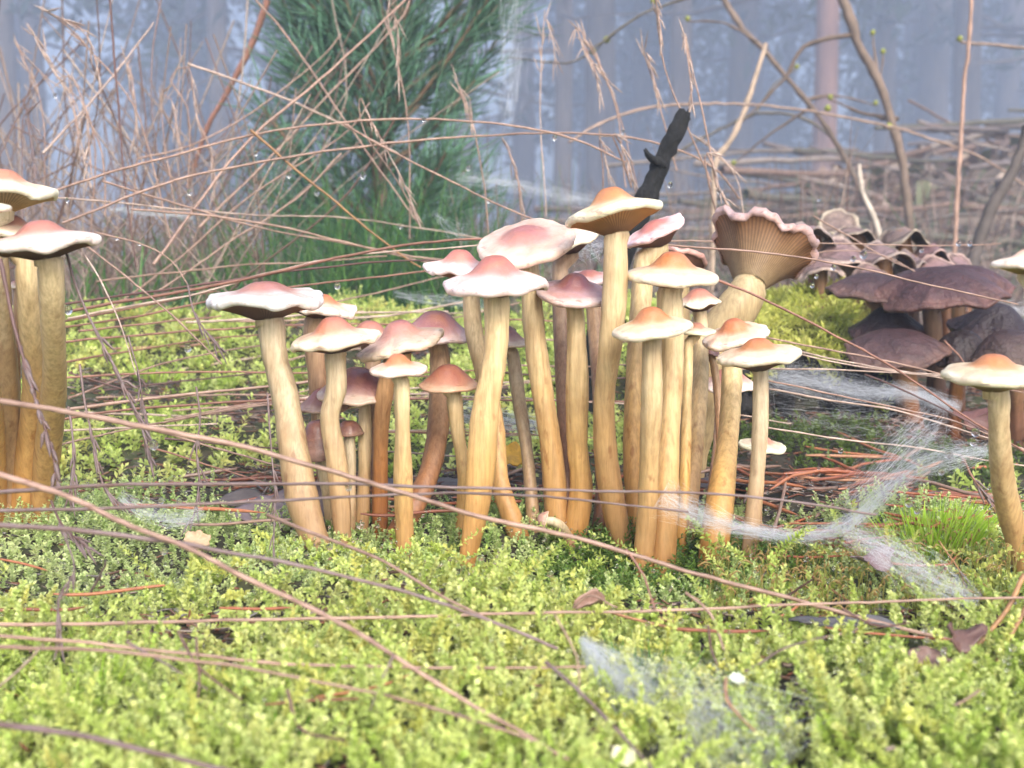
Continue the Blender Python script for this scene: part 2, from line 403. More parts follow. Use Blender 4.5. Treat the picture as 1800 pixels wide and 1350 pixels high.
def cap_geo(R, shape, wave, seed, stem_r, fun, na=96):
    r_ = np.random.default_rng(seed)
    hu, ru, hb, pw, th, up = SHAPE[shape]
    th_ = np.linspace(0, 2 * np.pi, na, endpoint=False)
    ks = np.array([2, 3, 5, 7, 11]); amp = np.array([0.45, 0.55, 0.5, 0.36, 0.24]); ph = r_.random(5) * 6.28
    wz = (amp[:, None] * np.sin(ks[:, None] * th_[None] + ph[:, None])).sum(0)
    ph2 = r_.random(5) * 6.28
    wr = (amp[:, None] * np.sin(ks[:, None] * th_[None] + ph2[:, None])).sum(0)
    hf = 0.30 * (np.sin(17 * th_ + ph[0] * 3) + 0.7 * np.sin(23 * th_ + ph[1] * 5) + 0.6 * np.sin(31 * th_ + ph[2]))
    wz = wz + 0.25 * hf; wr = wr + hf
    def ztop(r): return hu * np.exp(-(r / ru) ** 3.4) + hb * (1 - r ** pw) + up * r ** 4
    rt = np.concatenate([np.linspace(0.0, 0.9, 20), np.linspace(0.93, 0.985, 3)])
    rings = [(r, ztop(r), r) for r in rt]
    zr = ztop(0.985)
    for a in np.linspace(12, 168, 8):       # rolled rim
        a = math.radians(a)
        rings.append((0.975 + 0.075 * math.sin(a), zr - th * 0.5 * (1 - math.cos(a)), 1.0))
    rings.append((0.965, zr - th, 1.0))
    rings = np.array(rings)
    def ring_pts(rr, zz, wgt):
        rad = rr * (1 + 0.55 * wave * wr * wgt)
        return np.stack([R * rad * np.cos(th_), R * rad * np.sin(th_), R * (zz + wave * wz * wgt)], -1)
    V = np.vstack([ring_pts(r, z, min(r, 1) ** 2.5) for r, z, _ in rings])
    rad = np.repeat(rings[:, 2], na)
    n = len(rings); i = np.arange(n - 1)[:, None]; j = np.arange(na)[None]; jn = (j + 1) % na
    F = np.stack([i * na + j, i * na + jn, (i + 1) * na + jn, (i + 1) * na + j], -1).reshape(-1, 4)
    # gills: radial blades from the rim to the stem
    ng = 150
    tg = np.linspace(0, 2 * np.pi, ng, endpoint=False)
    wzg = (amp[:, None] * np.sin(ks[:, None] * tg[None] + ph[:, None])).sum(0)
    wrg = (amp[:, None] * np.sin(ks[:, None] * tg[None] + ph2[:, None])).sum(0)
    rs = stem_r / R * 0.9
    gr = np.linspace(0.972, rs, 14)
    GV = []
    for q, r in enumerate(gr):
        s = (0.972 - r) / (0.972 - rs)
        z = zr - th * 0.95 - fun * s ** 1.3 + (0.0 if fun > 0.05 else 0.06 * math.sin(s * 3.14))
        ridge = np.where(np.arange(ng) % 2 == 0, 0.0, 0.045) * math.sin(min(s * 4, 1) * 1.57)
        w = min(r, 1) ** 2.5
        rr = r * (1 + 0.55 * wave * wrg * w)
        GV.append(np.stack([R * rr * np.cos(tg), R * rr * np.sin(tg), R * (z + ridge + wave * wzg * w)], -1))
    GV = np.vstack(GV); n2 = len(gr)
    i = np.arange(n2 - 1)[:, None]; j = np.arange(ng)[None]; jn = (j + 1) % ng
    GF = np.stack([i * ng + j, i * ng + jn, (i + 1) * ng + jn, (i + 1) * ng + j], -1).reshape(-1, 4)
    gs = np.repeat(np.linspace(0, 1, n2), ng); gridge = np.tile(np.arange(ng) % 2, n2)
    return V, F, rad, GV, GF, gs, gridge, zr - th * 0.95 - fun

def axes(roll, pitch, yaw):
    """cap frame: roll > 0 lifts the right side, pitch > 0 shows the top to the viewer"""
    Mx = Matrix.Rotation(math.radians(-roll), 3, 'Y') @ Matrix.Rotation(math.radians(pitch), 3, 'X') @ Matrix.Rotation(math.radians(yaw), 3, 'Z')
    return np.array(Mx)

N_M = [0]
def mushroom(label, cap, size, d, shape='umbo', pal='orange', roll=0, pitch=4, wave=0.035, stem=None, sm='stem', base_d=None,
             fun=0.22, gcol=((0.52, 0.26, 0.10), (0.22, 0.10, 0.06)), capmat='cap', group=None, name='mushroom', gill=True, tmax=1.0, cat='mushroom', saddle=0.0, neck_taper=None):
    """cap: pixel of the rim-plane centre, size: half width in px, stem: [(x, y, half width px), ...] from the cap down"""
    N_M[0] += 1; seed = 100 + N_M[0] * 13
    r_ = np.random.default_rng(seed)
    k = d / F_PX
    c = P(cap[0], cap[1], d); R = size * k
    A = axes(roll, pitch, 0.0); yaw = r_.random() * 6.283; YR = np.array(Matrix.Rotation(yaw, 3, 'Z'))
    st = np.array(stem, float)
    stem_r = st[0, 2] * k
    V, Fq, rad, GV, GF, gs, gr, zg = cap_geo(R, shape, wave, seed, stem_r, fun)
    V = V @ YR.T; GV = GV @ YR.T
    if saddle:
        for Q in (V, GV): Q[:, 2] -= saddle * R * np.clip(np.abs(Q[:, 0]) / R, 0, 1.2) ** 1.8; Q[:, 0] *= 1 - 0.25 * saddle; Q[:, 2] += 0.35 * saddle * Q[:, 1] * np.sign(-Q[:, 1])
    # stem path
    neck0 = c + A @ np.array([0, 0, (zg - 0.02) * R]); d_n = float((neck0 - CAM) @ FWD)
    py_b = st[-1, 1]
    if base_d is None: base_d = ground_depth(py_b, 0.0)
    if neck_taper is not None:
        v_ = neck0 - CAM; st[0, 0] = 900 + F_PX * (v_ @ RGT) / d_n; st[0, 1] = 675 - F_PX * (v_ @ UPV) / d_n
        v_ = c + A @ np.array([0, 0, (zg - 0.32) * R]) - CAM; d2 = v_ @ FWD
        st = np.vstack([st[:1], [[900 + F_PX * (v_ @ RGT) / d2, 675 - F_PX * (v_ @ UPV) / d2, st[1, 2] * 0.85]], st[1:]])
    nst = 30
    w = smooth_path(st, nst)
    dd = np.linspace(0, 1, nst)
    depth = d_n + (base_d - d_n) * sstep(0, 1, dd)
    pts = np.array([P(x, y, q) for (x, y, _), q in zip(w, depth)])
    rads = 0.93 * w[:, 2] * depth / F_PX
    top = c + A @ np.array([0, 0, (zg + 0.10) * R])
    neck = c + A @ np.array([0, 0, (zg - 0.02) * R])
    pts = np.vstack([top, neck, pts[1:]]); rads = np.concatenate([[rads[0] * 0.9, rads[0]], rads[1:]])
    tt = np.concatenate([[0.0, 0.0], dd[1:]]) * tmax
    if neck_taper is not None: rads[:6] *= np.linspace(neck_taper, 1.0, 6)
    # bury the foot
    pts = np.vstack([pts, pts[-1] + np.array([0, 0, -0.008])]); rads = np.append(rads, rads[-1] * 0.9); tt = np.append(tt, tmax)
    n = len(pts)
    rads = rads * (1 + 0.06 * np.sin(np.linspace(0, 9 + 5 * r_.random(), n) + r_.random() * 6) + 0.02 * r_.standard_normal(n))
    p1, p2 = r_.random(2) * 6.28
    sq = lambda t, a: 1 + 0.06 * np.sin(2 * a + p1 + 2.0 * t) + 0.035 * np.sin(5 * a + p2 + 3 * t) + 0.02 * np.sin(9 * a + 7 * t)
    SV, SF = tube(pts, rads, 20, sq)
    root = empty(name, tuple(pts[-2]))
    tag(root, label, cat, group)
    part('stem', SV, SF, M[sm], root, attrs={'t': np.repeat(tt, 20)})
    pc = np.array(PAL[pal])
    jit = 1 + 0.06 * r_.standard_normal(3)
    hu, ru = SHAPE[shape][:2]
    e1 = ru * 0.75; e2 = min(ru * 1.38, 0.80)
    ang = np.tile(np.linspace(0, 2 * np.pi, 96, endpoint=False), len(V) // 96)
    rv = rad + 0.06 * np.sin(3 * ang + p1) * (rad < 0.93) * rad + 0.03 * np.sin(7 * ang + p2) * (rad < 0.93) * rad
    f1 = sstep(e1 * 0.5, e1 * 1.5, rv)[:, None]; f2 = sstep(e2 * 0.74, e2 * 1.25, rv)[:, None]; f3 = sstep(0.82, 0.98, rv)[:, None]
    col = pc[0] * (1 - f1) + pc[1] * f1; col = col * (1 - f2) + pc[2] * f2; col = col * (1 - f3) + pc[3] * f3
    col = np.clip(col * jit, 0, 0.93)
    W = V @ A.T + c
    co = part('cap', W, Fq, M[capmat], root, col=col, attrs={'rad': rad})
    if gill:
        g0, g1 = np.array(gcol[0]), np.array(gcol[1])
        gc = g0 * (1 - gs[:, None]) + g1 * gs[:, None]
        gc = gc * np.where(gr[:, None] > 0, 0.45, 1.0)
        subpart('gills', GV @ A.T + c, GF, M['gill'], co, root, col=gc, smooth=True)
    return root

CL = 'mushrooms of the central clump'
DK = ((0.30, 0.14, 0.09), (0.12, 0.06, 0.05))
# -- central clump, left half
mushroom('broad cream cap with ruffled lobed rim on a long bowed stem beside fallen grey leaf', (466, 524), 97, 0.305, 'flat', 'pink', 1, 1, 0.065,
         [(475, 548, 24), (482, 620, 23), (502, 700, 26), (516, 790, 27), (532, 880, 27), (558, 960, 24), (574, 988, 20)], fun=0.26, gcol=DK, group=CL)
mushroom('cream cap with orange knob tucked behind the broad ruffled cap', (566, 540), 58, 0.338, 'umbo', 'orange', -6, 2, 0.08,
         [(553, 556, 23), (557, 640, 22), (566, 740, 20), (575, 850, 18), (582, 930, 17)], 'stemr', fun=0.2, gcol=DK, group=CL)
mushroom('cream mushroom with pink knob and drooping rim on a crooked S-shaped stem', (588, 594), 74, 0.302, 'tallumbo', 'pink', 6, 3, 0.06,
         [(588, 612, 18), (592, 680, 19), (580, 735, 18), (592, 810, 18), (600, 900, 18), (604, 978, 16)], fun=0.2, gcol=DK, group=CL)
mushroom('small pinkish cap peeping between the S-stemmed mushroom and the lilac wavy cap', (650, 592), 42, 0.342, 'bell', 'pink', -8, 2, 0.05,
         [(655, 608, 15), (658, 700, 14), (664, 820, 13), (668, 940, 13)], 'stemr', gcol=DK, group=CL)
mushroom('lilac pink cap with wavy upswept rim, above the small orange cap', (706, 600), 74, 0.315, 'tallumbo', 'rose', 15, 6, 0.06,
         [(690, 622, 17), (672, 720, 15), (668, 840, 15), (668, 945, 15)], 'stemr', fun=0.15, gcol=DK, group=CL)
mushroom('smooth plum domed cap on russet stem that leans to its foot', (766, 588), 62, 0.345, 'bell', 'plum', -2, 5, 0.03,
         [(772, 606, 19), (774, 700, 22), (765, 790, 21), (748, 850, 20), (722, 900, 20), (692, 950, 20)], 'stemr', fun=0.12, gcol=DK, group=CL)
mushroom('small glossy orange cap with pale rolled rim on a straight stem', (700, 647), 49, 0.292, 'tallumbo', 'orange', 2, 4, 0.03,
         [(706, 662, 15), (708, 760, 16), (709, 860, 18), (713, 987, 18)], fun=0.12, group=CL)
mushroom('greyish plum cap with whitish scaly rim behind the small orange cap', (628, 690), 66, 0.325, 'bell', 'plum', -3, 5, 0.04,
         [(641, 704, 14), (641, 800, 13), (638, 880, 14), (634, 945, 15)], fun=0.1, gcol=DK, group=CL)
mushroom('pinkish brown conical cap half hidden behind the crooked S-shaped stem', (572, 712), 46, 0.335, 'bell', 'brown', 2, 4, 0.03,
         [(565, 724, 12), (575, 800, 11), (585, 880, 11), (592, 935, 12)], fun=0.1, group=CL)
mushroom('dark maroon egg-shaped bud squeezed beside the long bowed stem', (564, 790), 33, 0.318, 'egg', 'bud', 8, 0, 0.02,
         [(564, 806, 10), (572, 850, 10), (580, 900, 11), (590, 950, 11)], fun=0.0, gill=False, group=CL)
mushroom('maroon round button cap beside the crooked S-shaped stem', (614, 760), 25, 0.322, 'dome', 'bud', 0, 2, 0.015,
         [(614, 768, 11), (616, 830, 11), (614, 900, 12), (612, 955, 12)], fun=0.0, gill=False, group=CL)
mushroom('reddish brown bell cap with tan rim on a slim stem, before the russet stem', (789, 675), 51, 0.312, 'bell', 'brown', 0, 4, 0.025,
         [(797, 684, 14), (805, 760, 13), (816, 830, 13), (812, 900, 12), (807, 955, 10)], fun=0.08, group=CL)
# -- central clump, middle
mushroom('big cream cap with salmon knob and speckled ruffled rim on a leaning stem', (871, 494), 88, 0.296, 'tallumbo', 'pink', 2, 7, 0.05,
         [(874, 514, 21), (871, 620, 22), (853, 720, 24), (845, 820, 25), (836, 900, 23), (820, 990, 16)], fun=0.16, gcol=DK, group=CL)
mushroom('cream cap with pointed side lobe behind the big salmon-knobbed cap', (808, 470), 62, 0.335, 'tallumbo', 'pink', -3, 3, 0.09,
         [(827, 495, 18), (833, 580, 18), (850, 650, 17), (870, 750, 19), (880, 850, 18), (900, 912, 19), (914, 948, 18)], fun=0.15, group=CL)
mushroom('wide pale cap tipped forward with mauve wrinkled centre', (924, 425), 83, 0.318, 'flat', 'rose', 9, 24, 0.03,
         [(932, 480, 19), (941, 600, 20), (955, 700, 23), (970, 800, 23), (978, 900, 22), (984, 945, 22)], fun=0.2, gcol=DK, group=CL)
mushroom('pale cream cap with uneven edge just behind the wide mauve-centred cap', (1000, 418), 57, 0.350, 'flat', 'cream', 12, 8, 0.07,
         [(985, 450, 16), (985, 560, 13), (990, 700, 13), (1000, 850, 14), (1005, 945, 14)], 'stemr', fun=0.35, gcol=DK, group=CL)
mushroom('dark plum cap with pale swollen brim between two taller mushrooms', (1010, 512), 63, 0.315, 'tallumbo', 'plum', -3, 16, 0.025,
         [(1012, 540, 17), (1015, 650, 20), (1015, 780, 20), (1022, 860, 20), (1008, 948, 22)], fun=0.1, group=CL)
mushroom('pink cap mostly hidden behind the dark plum cap and the tallest stem', (1035, 488), 44, 0.362, 'flat', 'pink', 4, 10, 0.06,
         [(1042, 520, 14), (1048, 600, 14), (1056, 720, 15), (1062, 850, 15), (1052, 940, 15)], 'stemr', fun=0.2, gcol=DK, group=CL)
mushroom('tallest mushroom, tilted cream cap with orange knob and funnel of brown gills', (1078, 371), 82, 0.300, 'tallumbo', 'orange', 11, -5, 0.035,
         [(1082, 405, 25), (1081, 500, 24), (1073, 600, 23), (1062, 700, 22), (1065, 800, 23), (1081, 900, 22), (1096, 962, 21)], fun=0.34,
         gcol=((0.66, 0.32, 0.09), (0.30, 0.15, 0.08)), group=CL)
mushroom('steeply tilted cap with orange and pink patches behind the tallest mushroom', (1150, 404), 52, 0.335, 'flat', 'pink', 27, 10, 0.05,
         [(1133, 440, 21), (1128, 520, 20), (1116, 640, 18), (1112, 800, 18), (1118, 950, 18)], fun=0.45, gcol=DK, group=CL)
mushroom('glossy orange-topped cap with broad smooth cream brim, second highest beside the tallest mushroom', (1182, 482), 78, 0.303, 'tallumbo', 'orange', -1, 5, 0.025,
         [(1176, 500, 25), (1181, 600, 21), (1179, 700, 21), (1171, 850, 23), (1166, 988, 22)], fun=0.14, group=CL)
mushroom('orange peaked cap with cream brim set low before the tall stems', (1146, 574), 68, 0.287, 'tallumbo', 'orange', 8, 6, 0.022,
         [(1146, 592, 19), (1146, 700, 19), (1142, 800, 19), (1138, 900, 18), (1130, 992, 17)], fun=0.1, group=CL)
# -- central clump, right half
mushroom('small pink cap with frayed rim against the big gilled mushroom', (1229, 532), 37, 0.345, 'bell', 'pink', 5, 2, 0.07,
         [(1232, 548, 13), (1232, 640, 14), (1226, 760, 14), (1214, 860, 16), (1204, 945, 17)], fun=0.3, gcol=DK, group=CL)
mushroom('small pale pink cap just under the frayed pink cap', (1224, 580), 33, 0.318, 'umbo', 'pink', -2, 4, 0.03,
         [(1210, 592, 10), (1208, 700, 10), (1203, 850, 11), (1196, 965, 12)], fun=0.12, group=CL)
mushroom('tilted ochre cap with red knob and sunken side, over the outermost slim mushroom', (1292, 588), 56, 0.325, 'tallumbo', 'orange', 14, 10, 0.04,
         [(1286, 612, 18), (1286, 680, 19), (1280, 770, 21), (1268, 870, 24), (1252, 990, 27)], fun=0.35, gcol=DK, group=CL)
mushroom('outermost slim mushroom with flat orange cap and white rim', (1333, 622), 70, 0.296, 'umbo', 'orange', 7, 2, 0.035,
         [(1338, 645, 15), (1336, 760, 14), (1327, 880, 14), (1312, 1000, 11)], fun=0.28, gcol=DK, group=CL)
mushroom('tiny dark brown button under the tilted ochre cap', (1251, 622), 15, 0.345, 'dome', 'bud', -20, 0, 0.03,
         [(1254, 632, 7), (1262, 700, 7), (1266, 800, 8), (1264, 930, 9)], 'stemr', fun=0.0, gill=False, group=CL)
mushroom('pink cap with red centre seen low behind the stem of the ochre cap', (1281, 676), 44, 0.365, 'bell', 'pink', 2, 8, 0.04,
         [(1272, 692, 12), (1266, 760, 12), (1258, 840, 13), (1250, 920, 14)], 'stemr', fun=0.2, gcol=DK, group=CL)
mushroom('short mushroom with peach cap behind the outermost slim stem', (1340, 782), 40, 0.345, 'umbo', 'pink', -4, 4, 0.03,
         [(1335, 795, 10), (1332, 850, 10), (1328, 945, 10)], fun=0.1, group=CL)
mushroom('greyish mauve cap low behind the big salmon-knobbed mushroom', (884, 600), 43, 0.345, 'bell', 'plum', -4, 3, 0.03,
         [(900, 610, 13), (912, 700, 13), (926, 790, 13), (934, 870, 13), (938, 940, 13)], fun=0.1, gcol=DK, group=CL)
mushroom('tiny grey-capped baby mushroom lying sideways at the foot of the clump', (958, 915), 17, 0.308, 'dome', 'cup', 75, 0, 0.02,
         [(970, 915, 9), (984, 924, 9), (996, 938, 9), (1004, 955, 9)], fun=0.0, gill=False, group=CL, base_d=0.315)
# -- pair of clumps at the sides
CL2 = 'mushrooms of the thick-stemmed clump by the seed heads'
CR = ((0.74, 0.52, 0.24), (0.56, 0.34, 0.12))
mushroom('pale cream cap overlapping two neighbours on a thick yellow stem', (74, 424), 92, 0.262, 'umbo', 'pink', 6, 3, 0.06,
         [(88, 446, 22), (92, 560, 21), (96, 660, 21), (88, 760, 21), (78, 850, 22), (66, 935, 24)], fun=0.2, gcol=DK, group=CL2)
mushroom('pinkish cap tucked under and behind the overlapping cream cap', (18, 404), 66, 0.292, 'umbo', 'pink', -4, 4, 0.05,
         [(46, 440, 23), (54, 560, 22), (60, 680, 22), (52, 800, 23), (40, 935, 25)], fun=0.2, gcol=CR, group=CL2)
mushroom('highest cap of the thick-stemmed clump, cream with pink centre', (6, 332), 86, 0.285, 'umbo', 'pink', -3, -4, 0.05,
         [(-20, 368, 22), (-4, 500, 21), (8, 640, 21), (14, 790, 22), (10, 935, 26)], fun=0.3, gcol=CR, group=CL2)
mushroom('white cap edge poking out below the highest cap of the thick-stemmed clump', (-42, 362), 56, 0.255, 'flat', 'cream', -2, 3, 0.03,
         [(-40, 385, 20), (-30, 560, 20), (-14, 760, 22), (-12, 940, 24)], fun=0.2, gcol=CR, group=CL2)
mushroom('short pale button deep between the thick yellow stems', (30, 505), 14, 0.31, 'dome', 'pink', 0, 0, 0.02,
         [(30, 512, 6), (30, 650, 6), (28, 800, 7), (26, 910, 8)], 'stemr', fun=0.0, gill=False, group=CL2)
mushroom('lone mushroom with thick cream cap and scarred stem over the smooth green moss', (1746, 655), 82, 0.262, 'umbo', 'orange', 1, 3, 0.03,
         [(1757, 680, 20), (1757, 760, 19), (1764, 850, 20), (1784, 940, 20), (1800, 1020, 17)], fun=0.25, gcol=((0.66, 0.46, 0.22), (0.34, 0.2, 0.1)))
mushroom('pale yellow cap standing higher than the lone thick-capped mushroom next to it', (1806, 462), 58, 0.225, 'umbo', 'cream', 0, 1, 0.03,
         [(1816, 480, 20), (1826, 650, 20), (1842, 900, 20), (1850, 1120, 19)], fun=0.2, gcol=CR)

# -- big old gilled mushroom and its neighbour
mushroom('large brown funnel mushroom turned up to show its gills, with curled pinkish rim', (1342, 424), 88, 0.395, 'pax', 'pax', -25, -34, 0.13,
         [(1298, 516, 30), (1262, 600, 40), (1244, 690, 38), (1222, 760, 36), (1210, 830, 34)], 'stemt', base_d=0.395, fun=0.92,
         gcol=((0.26, 0.11, 0.045), (0.38, 0.26, 0.13)), tmax=0.6, neck_taper=1.0)
mushroom('curled pinkish brown cap leaning on the large funnel mushroom', (1188, 452), 52, 0.40, 'pax', 'pax', -12, -22, 0.06,
         [(1190, 480, 24), (1196, 600, 20), (1205, 720, 20), (1208, 820, 20)], 'stemt', base_d=0.41, fun=0.5, gcol=DK, tmax=0.6)

# -- dark brown clump
DB = 'dark brown mushrooms of the decaying clump'
DG = ((0.05, 0.03, 0.025), (0.03, 0.02, 0.015))
def dark(label, cap, size, d, shape, pal, roll, pitch, wave, stem, sm='stemd', fun=0.12, capmat='capdark', gcol=DG, base=None):
    return mushroom(label, cap, size, d, shape, pal, roll, pitch, wave, stem, sm, base_d=base or d + 0.01, fun=fun, gcol=gcol, capmat=capmat, group=DB)
dark('broad flat brown cap of the dark clump next to the shaggy yellow moss', (1538, 512), 82, 0.52, 'plate', 'dark', -3, 9, 0.075, [(1545, 530, 15), (1548, 600, 14), (1556, 760, 14)])
dark('widest flat brown cap of the dark clump with a tattered edge', (1652, 512), 108, 0.50, 'plate', 'dark', 5, 10, 0.085, [(1636, 532, 15), (1642, 600, 15), (1650, 770, 16)])
dark('rear purplish brown cap beneath which a second russet stem shows', (1704, 494), 72, 0.56, 'plate', 'dark', -4, 10, 0.08, [(1686, 520, 14), (1684, 600, 14), (1684, 745, 14)])
dark('blackish cap wedged over the low russet-brown cap of the dark clump', (1562, 582), 64, 0.515, 'bell', 'black', 6, 6, 0.08, [(1572, 596, 14), (1580, 650, 14), (1590, 760, 14)])
dark('low russet-brown cap of the dark clump with a reddish centre', (1574, 614), 84, 0.475, 'plate', 'dark', 5, 14, 0.06, [(1586, 636, 20), (1596, 700, 20), (1608, 775, 22)])
dark('black wrinkled cap folded down like an umbrella in the dark clump', (1690, 622), 48, 0.48, 'dome', 'black', 12, 10, 0.11, [(1688, 634, 13), (1680, 700, 13), (1676, 775, 14)])
dark('black silky wide cap behind the folded black one in the dark clump', (1748, 580), 70, 0.53, 'bell', 'black', -4, 8, 0.10, [(1750, 594, 13), (1752, 660, 13), (1754, 750, 14)])
dark('dusky smooth cap right behind the lone thick-capped cream mushroom', (1775, 634), 64, 0.465, 'dome', 'dark', 0, 8, 0.03, [(1782, 646, 15), (1784, 700, 15), (1786, 780, 16)])
CUPG = 'curled mauve-brown caps behind the dark clump'
cup_specs = [(1430, 388, 50, 0.64, -8, -6, 0.75), (1476, 384, 30, 0.69, 8, 24, 0.3), (1510, 392, 42, 0.66, -10, -8, 0.7), (1588, 390, 50, 0.65, 6, -10, 0.95), (1552, 426, 52, 0.615, 8, -4, 0.7),
             (1490, 430, 60, 0.62, -4, 2, 0.55), (1642, 420, 36, 0.63, -4, -6, 1.1), (1656, 462, 44, 0.60, 4, 14, 0.7), (1694, 456, 26, 0.65, -24, 12, 0.3), (1440, 446, 44, 0.59, 6, -2, 0.8), (1546, 466, 44, 0.585, -6, 4, 0.8), (1600, 440, 34, 0.62, 14, 2, 1.0)]
for q, (x, y, s, d, ro, pi, sad) in enumerate(cup_specs):
    s = s * 1.2; pi += 13; y += 4
    mushroom('curled leathery mauve-brown cap among those heaped behind the dark clump', (x, y), s, d, 'cup', 'cup', ro, pi, 0.085,
             [(x, y + s * 0.5, s * 0.26), (x + 4, y + s * 1.2, s * 0.24), (x + 8, y + s * 2.2 + 30, s * 0.26)], 'stemd', base_d=d + 0.005, fun=0.35,
             gcol=((0.17, 0.11, 0.085), (0.09, 0.06, 0.045)), capmat='capdark', group=CUPG, saddle=sad)

# ------------------------------------------------------------------ moss
def grid_points(y0, y1, step, xr=0.56, x0=None, x1=None, seed=1):
    r_ = np.random.default_rng(seed)
    ys = np.arange(y0, y1, step); out = []
    for y in ys:
        a, b = (-xr * y - 0.01, xr * y + 0.01) if x0 is None else (x0, x1)
        n = max(1, int((b - a) / step))
        x = np.linspace(a, b, n) + r_.uniform(-0.6, 0.6, n) * step
        out.append(np.stack([x, y + r_.uniform(-0.6, 0.6, n) * step], -1))
    return np.vstack(out)

def litter_mask(x, y):
    """1 where the moss is missing (needle litter, bare bark)"""
    m = np.maximum(0, 1 - ((x - 0.115) / 0.055) ** 2 - ((y - 0.372) / 0.042) ** 2) * 2.2
    m = np.maximum(m, window(y, 0.347, 0.422, 0.008) * window(x, -0.125, 0.11, 0.02) * 0.96)
    m = np.maximum(m, sstep(0.56, 0.70, vnoise(x, y, 0.035, 11)) * sstep(0.36, 0.42, y) * 0.9)
    m = np.maximum(m, sstep(0.78, 0.88, vnoise(x, y, 0.020, 12)) * 0.7)
    m = np.maximum(m, window(y, 0.243, 0.258, 0.006) * window(x, 0.04, 0.13, 0.015) * 0.9)
    a = x / y
    m = np.maximum(m, window(a, 0.185, 0.34, 0.02) * window(y, 0.478, 0.515, 0.008))
    m = np.maximum(m, sstep(0.30, 0.36, a) * sstep(0.43, 0.46, y))
    return np.clip(m, 0, 1)

def moss(name, label, pts, L, K, leaf, width, tipang, pal, lean=0.35, four=True, seed=3, cup=0.25, bend=(0, 0, 0), tvar=0.35, lowang=80):
    r_ = np.random.default_rng(seed)
    n = len(pts); z = G(pts[:, 0], pts[:, 1])
    base = np.stack([pts[:, 0], pts[:, 1], z - 0.0015], -1)
    axis = np.stack([r_.normal(0, lean, n), r_.normal(0, lean, n), np.ones(n)], -1) + np.array(bend)
    axis /= np.linalg.norm(axis, axis=1)[:, None]
    Ln = L * r_.uniform(1 - tvar, 1 + tvar, n) * (0.45 + 1.0 * vnoise(pts[:, 0], pts[:, 1], 0.022, 21))
    curl = np.stack([r_.normal(0, 0.5, n), r_.normal(0, 0.5, n), -0.3 * np.ones(n)], -1)
    t = np.linspace(0.12, 1.0, K)[None, :]
    axp = base[:, None, :] + Ln[:, None, None] * (t[..., None] * axis[:, None, :] + 0.28 * (t ** 2)[..., None] * curl[:, None, :])
    ref = np.where(np.abs(axis[:, :1]) < 0.7, np.array([[1.0, 0, 0]]), np.array([[0, 1.0, 0]]))
    u = np.cross(axis, ref); u /= np.linalg.norm(u, axis=1)[:, None]; v = np.cross(axis, u)
    az = (np.arange(K) * 2.4)[None, :] + r_.random((n, 1)) * 6.28 + r_.normal(0, 0.35, (n, K))
    rad = np.cos(az)[..., None] * u[:, None, :] + np.sin(az)[..., None] * v[:, None, :]
    phi = np.radians(lowang - (lowang - tipang) * t) + r_.normal(0, 0.18, (n, K))
    dirv = np.cos(phi)[..., None] * axis[:, None, :] + np.sin(phi)[..., None] * rad
    side = np.cross(dirv, rad); side /= np.linalg.norm(side, axis=2)[..., None] + 1e-9
    nor = np.cross(side, dirv)
    ln = leaf * (0.75 + 0.5 * r_.random((n, K))) * (1.1 - 0.35 * t)
    wd = width * ln
    sgn = -1.0
    b = axp
    tip = b + dirv * ln[..., None] - nor * (0.18 * ln)[..., None] * sgn
    mid = b + dirv * (0.5 * ln)[..., None] + nor * (cup * ln)[..., None] * sgn
    l = b + dirv * (0.55 * ln)[..., None] + side * (0.5 * wd)[..., None]
    r = b + dirv * (0.55 * ln)[..., None] - side * (0.5 * wd)[..., None]
    pal = np.array(pal); pi = r_.random(n) * 0.55 + 0.45 * vnoise(pts[:, 0], pts[:, 1], 0.035, 31)
    idx = np.clip(pi, 0, 0.999) * (len(pal) - 1); i0 = idx.astype(int); f = (idx - i0)[:, None]
    c = pal[i0] * (1 - f) + pal[i0 + 1] * f
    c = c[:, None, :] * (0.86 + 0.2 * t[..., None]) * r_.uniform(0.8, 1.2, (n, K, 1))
    if four:
        V = np.stack([b, l, mid, r, tip], 2).reshape(-1, 3); q = 5
        Fq = np.array([[0, 1, 2], [0, 2, 3], [1, 4, 2], [2, 4, 3]])
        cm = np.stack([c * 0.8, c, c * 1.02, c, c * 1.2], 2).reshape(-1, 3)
    else:
        V = np.stack([b, l, r, tip], 2).reshape(-1, 3); q = 4
        Fq = np.array([[0, 1, 2], [1, 3, 2]])
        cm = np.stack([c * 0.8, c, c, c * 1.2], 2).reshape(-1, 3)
    m = n * K
    F = (np.arange(m)[:, None, None] * q + Fq[None]).reshape(-1, 3)
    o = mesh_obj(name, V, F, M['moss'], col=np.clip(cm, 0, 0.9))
    return tag(o, label, 'moss', kind='stuff')

PALE = [(0.22, 0.38, 0.045), (0.52, 0.65, 0.15), (0.66, 0.75, 0.28), (0.72, 0.76, 0.30), (0.72, 0.64, 0.16)]
MINT = [(0.26, 0.43, 0.12), (0.53, 0.66, 0.25), (0.67, 0.76, 0.38), (0.71, 0.77, 0.38)]
BANK = [(0.20, 0.32, 0.05), (0.53, 0.65, 0.15), (0.66, 0.74, 0.26), (0.71, 0.72, 0.24), (0.64, 0.55, 0.13)]
SHAG = [(0.24, 0.28, 0.04), (0.50, 0.53, 0.10), (0.66, 0.64, 0.18), (0.70, 0.62, 0.17)]
def thin(p, seed, extra=None):
    r_ = np.random.default_rng(seed)
    keep = r_.random(len(p)) > litter_mask(p[:, 0], p[:, 1])
    if extra is not None: keep &= extra
    return p[keep]

